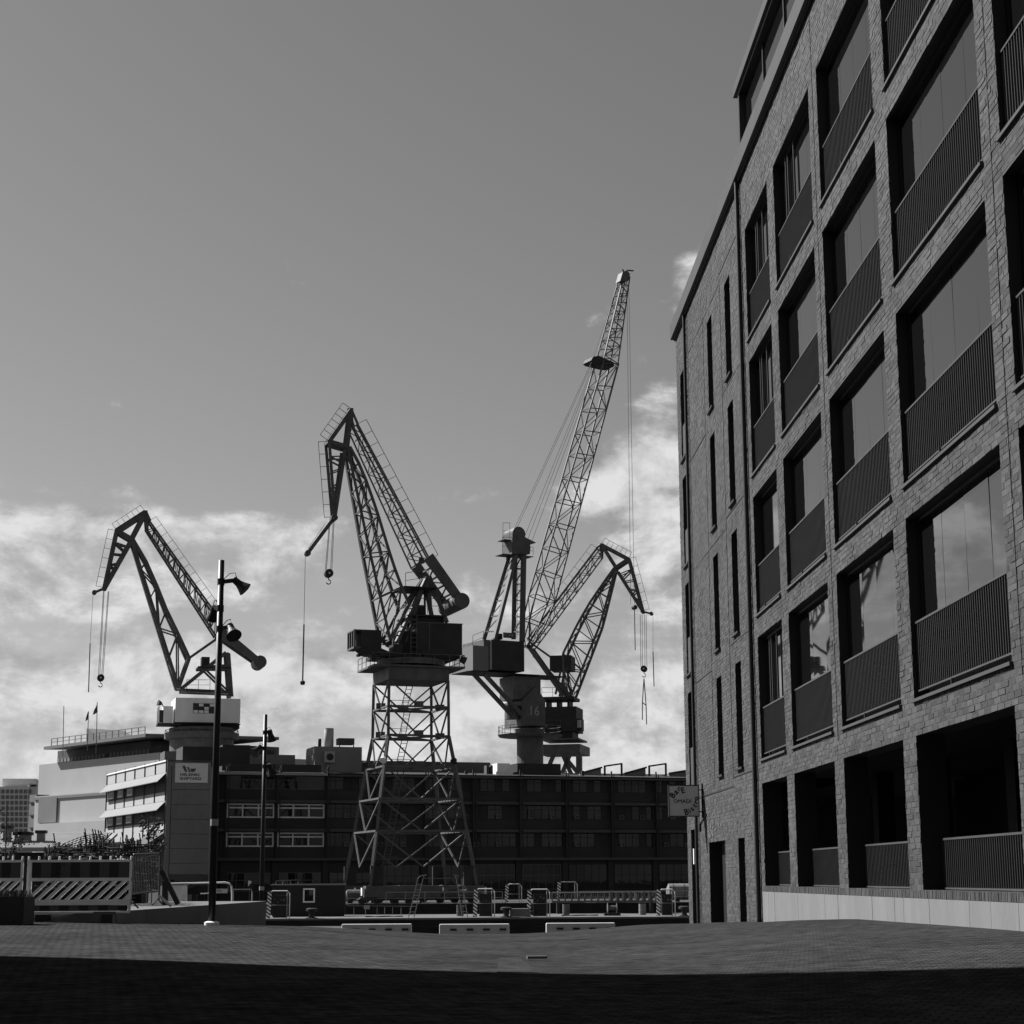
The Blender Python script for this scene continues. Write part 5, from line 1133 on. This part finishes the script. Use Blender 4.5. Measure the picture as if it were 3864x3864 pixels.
# saplings
def sapling(name, u, vt, vb, Y, zg, n, spread, label, ls):
    base = at(u, vb, Y); top = at(u, vt, Y); t = thing(name, (base.x, Y, zg), label, 'tree'); H_ = top.z-zg
    tr_ = MB(); tips = []
    tr_.tube([(base.x, Y, zg), (base.x+.03, Y, zg+H_*.5), (base.x-.02, Y, zg+H_*.95)], .05)
    for i in range(9):
        z = zg+H_*R.uniform(.45, .92); a_ = R.uniform(0, 6.28); l = spread*R.uniform(.5, 1); e = Vector((base.x+math.cos(a_)*l, Y+math.sin(a_)*l, z+l*.7)); tr_.tube([(base.x, Y, z), ((base.x+e.x)/2, (Y+e.y)/2, z+l*.25), e], .018, 5); tips.append((Vector((base.x, Y, z)), e))
    tr_.build('trunk', 'bark', t); m = MB()
    for i in range(n):
        p, e = R.choice(tips); c = p.lerp(e, R.uniform(.3, 1.1))+Vector((R.gauss(0, .1), R.gauss(0, .1), R.gauss(0, .12)))*spread*1.6
        n1 = Vector((R.gauss(0, 1), R.gauss(0, 1), R.gauss(0, 1))).normalized(); n2 = n1.orthogonal().normalized(); s = ls*R.uniform(.6, 1.2); n3 = n1.cross(n2)
        m.add([c-n2*s, c+n3*s*.45+n1*s*.1, c+n2*s, c-n3*s*.45+n1*s*.1], [(0, 1, 2, 3)])
    tag(m.build('crown', 'leaf', t), kind='stuff')
sapling('sapling', 278, 1535, 1650, 52, LQ, 420, .42, 'leafy young sapling in front of the white wing behind the fence', .075)
sapling('sapling', 8, 1505, 1640, 70, LQ, 260, .9, 'sparse young tree in front of the office tower at far left', .08)

# grey bin, tubular railing and parking sign on the lower quay
q0 = at(306, 1667, 62); q1 = at(350, 1667, 62)
bn = thing('storage_bin', ((q0.x+q1.x)/2, 62.5, LQ), 'pale grey storage bin standing behind the low wall', 'bin'); w_ = q1.x-q0.x
m = MB(); m.add([(q0.x, 62, LQ), (q1.x-.05, 62, LQ), (q1.x-.05, 63.2, LQ), (q0.x, 63.2, LQ), (q0.x+.04, 62.06, q0.z-.06), (q1.x-.1, 62.06, q0.z-.06), (q1.x-.1, 63.1, q0.z-.06), (q0.x+.04, 63.1, q0.z-.06)], CUBE_F); m.build('tub', 'plastic_white', bn); box('lid', bn, ((q0.x+q1.x)/2-.03, 62.6, q0.z-.02), (w_-.05, 1.2, .06), 'roof_light'); box('side_post', bn, (q1.x+.1, 62.4, LQ+.8), (.12, .1, 1.6), 'concrete'); box('side_post', bn, (q1.x+.28, 62.4, LQ+.8), (.12, .1, 1.6), 'crane_dark')
tr_ = thing('tube_railing', (at(400, 1690, 64).x, 64, LQ), 'pale bent tube railing with a small sign behind the low wall', 'railing')
a = at(318, 1667, 64); b = at(425, 1665, 64); c = at(437, 1672, 64); d = at(438, 1690, 64)
MB().tube([Vector((a.x, 64, LQ)), a, b, at(433, 1667, 64), c, d, Vector((d.x, 64, LQ))], .06, 8).build('tube', 'white_paint', tr_)
sg_ = at(418, 1681, 63.9); box('sign_plate', tr_, (sg_.x, 63.9, sg_.z), (.40, .02, .15), 'sign_panel'); text('lettering', tr_, 'VG', (sg_.x-.08, 63.885, sg_.z), (1, 0, 0), (0, 0, 1), .13, 'sign_ink', extrude=.003); MB().tube([at(378, 1686, 63.95), at(414, 1684, 63.95)], .04).build('mid_rail', 'white_paint', tr_)
r2 = thing('tube_railing', (at(465, 1690, 66).x, 66, LQ), 'shorter bent tube railing left of the site container', 'railing'); a = at(440, 1678, 66); b = at(474, 1678, 66); MB().tube([Vector((a.x, 66, LQ)), a+Vector((0, 0, -.1)), a, b, b+Vector((.04, 0, -.1)), Vector((b.x+.04, 66, LQ))], .05).build('tube', 'steel_tube', r2)
ps = at(471, 1667, 172); pk = thing('parking_sign', (ps.x, 172, ZY), 'small dark parking sign with a white letter P near the container', 'sign'); box('plate', pk, ps, (.45, .03, .75), 'sign_ink'); text('letter', pk, 'P', ps+Vector((0, -.025, 0)), (1, 0, 0), (0, 0, 1), .62, 'white_paint', extrude=.004, bold=.02); rod('post', pk, (ps.x, 172.06, ZY), (ps.x, 172.06, ps.z), .06, 'crane_dark')

# concrete barriers at the foot of the plaza edge
for u0, u1, vt, lab in ((645, 777, 1743.5, 'white concrete barrier with slots at the plaza edge, left one of three'), (829, 961, 1743.5, 'white concrete barrier with slots at the plaza edge, middle one of three'), (1030, 1160, 1741.5, 'white concrete barrier with slots at the plaza edge, right one of three')):
    a = at(u0, vt, 53.5); b = at(u1, vt, 53.5); t = thing('concrete_barrier', ((a.x+b.x)/2, 53.5, LQ), lab, 'barrier', 'concrete barriers')
    m = MB(); prof = [(-.3, LQ), (.3, LQ), (.28, LQ+.18), (.13, LQ+.4), (.11, a.z), (-.11, a.z), (-.13, LQ+.4), (-.28, LQ+.18)]; m.extrude([(a.x, 53.5+y, z) for y, z in prof], (b.x-a.x, 0, 0)); m.build('body', 'barrier_concrete', t, bevel=.03)
    for i in range(4):
        x = a.x+(b.x-a.x)*(.20+.235*i); box('slot', t, (x, 53.5-.13, a.z-.155), (.19, .06, .055), 'reflector_dark')

# drain cover and litter on the paving
dc = at(966, 1824, 18.0); gd = gz(dc.x, 18.2); dn = thing('drain_cover', (.55, 18.2, gd), 'pale rectangular drain cover set in the paving', 'drain')
q_ = [(.36, 17.5), (.74, 17.5), (.70, 21.2), (.46, 21.2)]; m = MB(); m.extrude([(x, y, gz(x, y)-.02) for x, y in q_], (0, 0, .026)); m.build('cover', 'asphalt_patch', dn)
lt = at(1013, 1803, 20.6); b_ = thing('plank_offcut', (lt.x, 20.6, gz(lt.x, 20.6)), 'small loose board lying on the paving beyond the drain', 'board'); box('board', b_, (lt.x, 20.6, gz(lt.x, 20.6)+.03), (.22, .09, .03), 'low_wall', rad(4))

# ================================================================== JETTY AND QUAY EQUIPMENT
CF = Frame((at(513, 1728, 152).x, 152), rad(3))
ct = thing('site_container', CF.p(3, 1.2, ZN), 'dark site container with one pale framed window on the jetty', 'container')
s0, zt = CF.hit(512, 1668.5); s1, _ = CF.hit(652, 1668)
CF.box('body', ct, s0, s1, 0, 2.4, ZN+.12, zt-.1, 'container')
CF.box('roof_rim', ct, s0-.05, s1+.05, -.05, 2.45, zt-.1, zt, 'hall_grey'); CF.box('skid', ct, s0+.1, s1-.1, .1, 2.3, ZN, ZN+.12, 'crane_dark'); CF.box('end_trim', ct, s1-.06, s1+.03, -.04, .06, ZN+.13, zt-.11, 'yard_slab')
for i in range(34): CF.box('corrugation', ct, s0+.1+(s1-s0-.2)*i/34, s0+.1+(s1-s0-.2)*(i+.45)/34, -.02, -.002, ZN+.2, zt-.16, 'container')
a, za = CF.hit(572, 1676); b, zb = CF.hit(594, 1703)
m = MB(); f_ = .12
for p, q, r, s in ((a, b, za-f_, za), (a, b, zb, zb+f_), (a, a+f_, zb+f_, za-f_), (b-f_, b, zb+f_, za-f_)): CF.mb(m, p, q, -.09, -.025, r, s)
wn = m.build('window', 'white_paint', ct); CF.box('pane', wn, a+f_, b-f_, -.06, -.03, zb+f_, za-f_, 'yard_glass')
g = MB(); p = [CF.at(521, 1668, .4), CF.at(521, 1662, .4), CF.at(562, 1660, .4), CF.at(562, 1668, .4)]; g.tube(p, .07); g.tube([CF.at(533, 1668, .4), CF.at(535, 1661, .4)], .06); g.tube([CF.at(549, 1668, .4), CF.at(547, 1661, .4)], .06); g.build('roof_rail', 'hall_grey', ct)

def gate(u0, u1, vt, Y, zg, label, panel=True):
    a = at(u0, vt, Y); b = at(u1, vt, Y); t = thing('guard_gate', ((a.x+b.x)/2, Y, zg), label, 'gate', 'striped guard gates'); H_ = a.z-zg; r_ = .16
    m = MB(); m.extrude([(a.x-.16, Y-.06, zg), (a.x+.16, Y-.06, zg), (a.x+.24, Y-.06, zg+H_-.03), (a.x-.06, Y-.06, zg+H_-.03)], (0, .03, 0)); m.build('striped_post', 'stripes', t)
    MB().tube([(a.x+.12, Y, zg), (a.x+.12, Y, a.z-.2), (a.x+.28, Y, a.z), (b.x-.2, Y, a.z), (b.x, Y, a.z-.2), (b.x, Y, zg)], .085, 7).build('hoop', 'white_paint', t)
    MB().tube([(b.x-.22, Y+.12, zg), (b.x-.22, Y+.12, a.z-.12)], .07).build('inner_post', 'steel_tube', t)
    rod('cross_rail', t, (a.x+.15, Y, zg+H_*.48), (b.x, Y, zg+H_*.48), .05, 'steel_tube')
    if panel:
        box('control_box', t, ((a.x+b.x)/2+.05, Y+.25, zg+H_*.42), ((b.x-a.x)*.62, .3, H_*.8), 'container')
        for i in range(4): box('meter', t, ((a.x+b.x)/2-.35+i*.24, Y+.085, zg+H_*R.uniform(.5, .75)), (.12, .02, .16), R.choice(('hall_grey', 'crane', 'yard_slab')))
gate(507, 547, 1681, 145.6, ZN, 'striped guard gate standing in front of the site container')
gate(896, 933, 1677, 146.5, ZN, 'striped guard gate on the jetty right of the dock ladders')
gate(997, 1037, 1678, 145.8, ZN, 'striped guard gate on the jetty beside the pale crate')
gate(1241, 1273, 1678, 147, ZN, 'striped guard gate on the jetty nearest the brick building')
gate(955, 984, 1668, 169.3, ZY+.05, 'smaller striped guard gate on the far quay, left of the pair', False)
gate(1053, 1089, 1664, 169.3, ZY+.05, 'smaller striped guard gate on the far quay, right of the pair', False)
# pair of dock ladders joined by a top rail
dl = thing('dock_ladders', (at(825, 1733, 146).x, 146, ZN), 'pair of pale dock ladders joined by a thin top rail on the jetty', 'ladder')
for (ua, ub, sg) in ((793, 776, 1), (866, 877, -1)):
    a = at(ua, 1658, 146); b = at(ub, 1733, 146); b.z = ZN; g = MB(); ladder(g, b, a, Vector((.42, 0, 0)), .42, .07); g.tube([a-Vector((.21, 0, 0)), a+Vector((.0, 0, .22)), a+Vector((.5*sg, 0, .3))], .06); g.build('ladder', 'steel_tube', dl)
MB().tube([at(799, 1657, 146), at(862, 1657, 146)], .05).build('top_rail', 'hall_grey', dl)
for u in (800, 860): rod('stanchion', dl, at(u, 1657, 146), at(u, 1653, 146), .06, 'hall_grey')
def bollard(u, Y, label):
    p = at(u, 1728, Y); t = thing('bollard', (p.x, Y, ZN), label, 'bollard', 'jetty bollards'); MB().lathe([(0, .34), (.08, .34), (.1, .22), (.5, .22), (.56, .44), (.72, .44), (.78, .3)], (p.x, Y, ZN), (0, 0, 1), 16).build('post', 'crane_dark', t); box('base_plate', t, (p.x, Y, ZN+.02), (.9, .9, .04), 'crane_dark')
bollard(588, 144.8, 'dark mushroom bollard in front of the site container'); bollard(955, 144.8, 'dark mushroom bollard left of the pale crate'); bollard(1291, 144.8, 'dark mushroom bollard nearest the brick building')
a = at(962, 1719, 145.2); b = at(1000, 1719, 145.2); cr_ = thing('crate', ((a.x+b.x)/2, 145.7, ZN), 'pale slatted crate lying on the jetty beside a guard gate', 'crate')
for i in range(4): box('board', cr_, ((a.x+b.x)/2, 145.2, ZN+.1+i*.145), (b.x-a.x, .04, .12), 'concrete')
box('top', cr_, ((a.x+b.x)/2, 145.7, ZN+.62), (b.x-a.x, 1.04, .05), 'concrete'); box('back', cr_, ((a.x+b.x)/2, 146.2, ZN+.3), (b.x-a.x, .04, .58), 'concrete')
for x in (a.x+.03, b.x-.03): box('side', cr_, (x, 145.7, ZN+.3), (.05, .94, .58), 'concrete')
gw = thing('gangway', (at(1095, 1705, 157).x, 157, ZN), 'folded steel truss gangway lying along the back of the jetty', 'gangway')
GWF = Frame((at(1040, 1700, 157).x, 157), 0); sL, zt = GWF.hit(1042, 1684); sR, _ = GWF.hit(1240, 1684); zb = GWF.hit(1100, 1701)[1]
for w in (0, .9):
    beam('chord', gw, GWF.p(sL, w, zt), GWF.p(sR, w, zt), .1, 'steel_tube'); beam('chord', gw, GWF.p(sL, w, zb), GWF.p(sR, w, zb), .14, 'crane')
    n = 16
    for i in range(n+1): x = sL+(sR-sL)*i/n; beam('upright', gw, GWF.p(x, w, zb), GWF.p(x, w, zt), .07 if i < 9 else .26, 'crane')
    for i in range(9, n, 2): x = sL+(sR-sL)*i/n; beam('brace', gw, GWF.p(x, w, zb), GWF.p(x+(sR-sL)/n, w, zt), .08, 'crane')
for w in (0,): 
    for i in range(26): x = sL+(sR-sL)*i*.55/26; rod('baluster', gw, GWF.p(x, w, zb), GWF.p(x+.15, w, zt), .035, 'crane')
for x in (sL+.5, sR-.5): box('trestle', gw, GWF.p(x, .45, (ZN+zb)/2-.04), (.25, 1.0, zb-ZN-.07), 'crane_dark')
# pipe frames behind the container
pf = thing('pipe_rack', (at(700, 1720, 157).x, 157, ZN), 'row of thin pipe frames along the back of the jetty below the crane', 'rack')
for i, u in enumerate((668, 690, 712, 726, 741, 757, 774)): a = at(u, 1710, 157); rod('upright', pf, (a.x, 157, ZN), a, .07, 'hall_grey' if i % 2 else 'crane')
beam('rail', pf, at(655, 1709, 157), at(780, 1710, 157), .09, 'crane'); box('junction_box', pf, at(692, 1712, 156.9), (.5, .2, .3), 'roof_light')
by = at(745, 1702, 170.5); bo_ = thing('mooring_buoy', (by.x, 170.5, ZY), 'pale round buoy lying on the far quay under the crane', 'buoy'); MB().lathe([(0, .1)]+[(.36-.36*math.cos(rad(t)), .36*math.sin(rad(t))+.01) for t in range(20, 180, 20)]+[(.72, .1)], (by.x, 170.5, ZY), (0, 0, 1), 16).build('ball', 'concrete', bo_, smooth=True); MB().lathe([(.34, .372), (.40, .372)], (by.x, 170.5, ZY), (0, 0, 1), 16).build('band', 'crane', bo_)
tk = at(1290, 1686, 171); tn = thing('tank', (tk.x+1, 171, ZY), 'pale horizontal storage tank behind the last guard gate', 'tank'); MB().lathe([(-2.6, .3), (-2.4, .75), (2.4, .75), (2.6, .3)], (tk.x+1, 171, ZY+1.0), (1, 0, 0), 18).build('shell', 'concrete', tn)
for x in (-1.6, 1.6): box('saddle', tn, (tk.x+1+x, 171, ZY+.2), (.3, 1.2, .4), 'crane_dark')
for x in (-2, -1, 0, 1, 2): MB().lathe([(-.05, .765), (.05, .765)], (tk.x+1+x, 171, ZY+1.0), (1, 0, 0), 18).build('hoop', 'crane', tn)
for i, (u, lab) in enumerate(((1003, 'coil of dark hose on the jetty under the beside-crate gate'), (1155, 'low dark winch standing on the jetty deck below the gangway'))):
    p = at(u, 1722, 148.5); t = thing('deck_winch' if i else 'hose_coil', (p.x, 148.5, ZN), lab, 'winch' if i else 'hose')
    if i: box('bed', t, (p.x, 148.5, ZN+.1), (1.3, .7, .2), 'crane_dark'); MB().lathe([(-.4, .3), (-.36, .42), (-.35, .2), (.35, .2), (.36, .42), (.4, .3)], (p.x, 148.5, ZN+.6), (1, 0, 0), 14).build('drum', 'crane', t)
    else: MB().tube([(p.x+.35*math.cos(a*.6), 148.5+.35*math.sin(a*.6), ZN+.05+.01*a) for a in range(40)], .07).build('hose', 'crane_dark', t)

# quay clutter under and beside the portal crane
qr = thing('quay_railing', (at(800, 1700, 169.2).x, 169.2, ZY+.05), 'thin post and rail railing along the far quay below the portal crane', 'railing')
g = MB(); handrail(g, [Vector((at(655, 1700, 169.2).x, 169.2, ZY+.05)), Vector((at(948, 1700, 169.2).x, 169.2, ZY+.05))], 1.05, 1.6, .05); g.build('rail', 'steel_tube', qr)
qr = thing('quay_railing', (at(1150, 1700, 169.2).x, 169.2, ZY+.05), 'thin post and rail railing along the far quay behind the gangway', 'railing')
g = MB(); handrail(g, [Vector((at(1094, 1700, 169.2).x, 169.2, ZY+.05)), Vector((at(1300, 1700, 169.2).x, 169.2, ZY+.05))], 1.05, 1.6, .05); g.build('rail', 'steel_tube', qr)
for i, (u, w_, m_) in enumerate(((683, 3.2, 'tank'), (728, 3.6, 'tank'), (812, 3.0, 'crane'), (850, 3.4, 'tank'))):
    x = at(u, 1695, 171.2).x; t = thing('pressure_vessel', (x, 171.2, ZY), ('stained pressure vessel beside the left feet of the portal crane', 'stained pressure vessel left of the pale buoy', 'plain pressure vessel between the dock ladders', 'stained pressure vessel behind the right dock ladder')[i], 'tank', 'pressure vessels')
    MB().lathe([(-w_/2, .15), (-w_/2+.25, .5), (w_/2-.25, .5), (w_/2, .15)], (x, 171.2, ZY+.85), (1, 0, 0), 16).build('shell', m_, t)
    for q in (-w_*.3, w_*.3): box('saddle', t, (x+q, 171.2, ZY+.19), (.2, .8, .38), 'crane_dark')
    MB().tube([(x+w_*.2, 171.0, ZY+1.3), (x+w_*.2, 171.0, ZY+1.6), (x+w_*.2+.5, 170.9, ZY+1.7), (x+w_*.2+.9, 170.9, ZY+1.2)], .09).build('pipe', 'steel_tube', t); box('valve', t, (x-w_*.2, 170.75, ZY+1.35), (.16, .16, .3), 'white_paint')
for i, (u, lab) in enumerate(((868, 'single steel drum standing right of the dock ladders'), (1068, 'single steel drum standing below the gangway balusters'), (1212, 'single steel drum left of the last guard gate'))):
    p = at(u, 1722, 150.5); t = thing('steel_drum', (p.x, 150.5, ZN), lab, 'drum', 'steel drums'); MB().lathe([(0, .29), (.3, .29), (.31, .305), (.34, .305), (.35, .29), (.88, .29), (.88, .26), (.86, .26)], (p.x, 150.5, ZN), (0, 0, 1), 16).build('drum', ('tank', 'crane', 'concrete')[i], t)
for i, (u0, u1, lab) in enumerate(((1060, 1128, 'long hose lying slack on the jetty deck right of the crate gate'), (690, 760, 'long hose lying slack on the jetty deck below the pipe rack'))):
    a = at(u0, 1726, 147.5); b = at(u1, 1724, 148.2); t = thing('hose', (a.x, 147.5, ZN), lab, 'hose'); MB().tube([(a.x+(b.x-a.x)*k/14, 147.5+.7*k/14+.25*math.sin(k*.9), ZN+.06) for k in range(15)], .1).build('line', 'crane_dark', t)
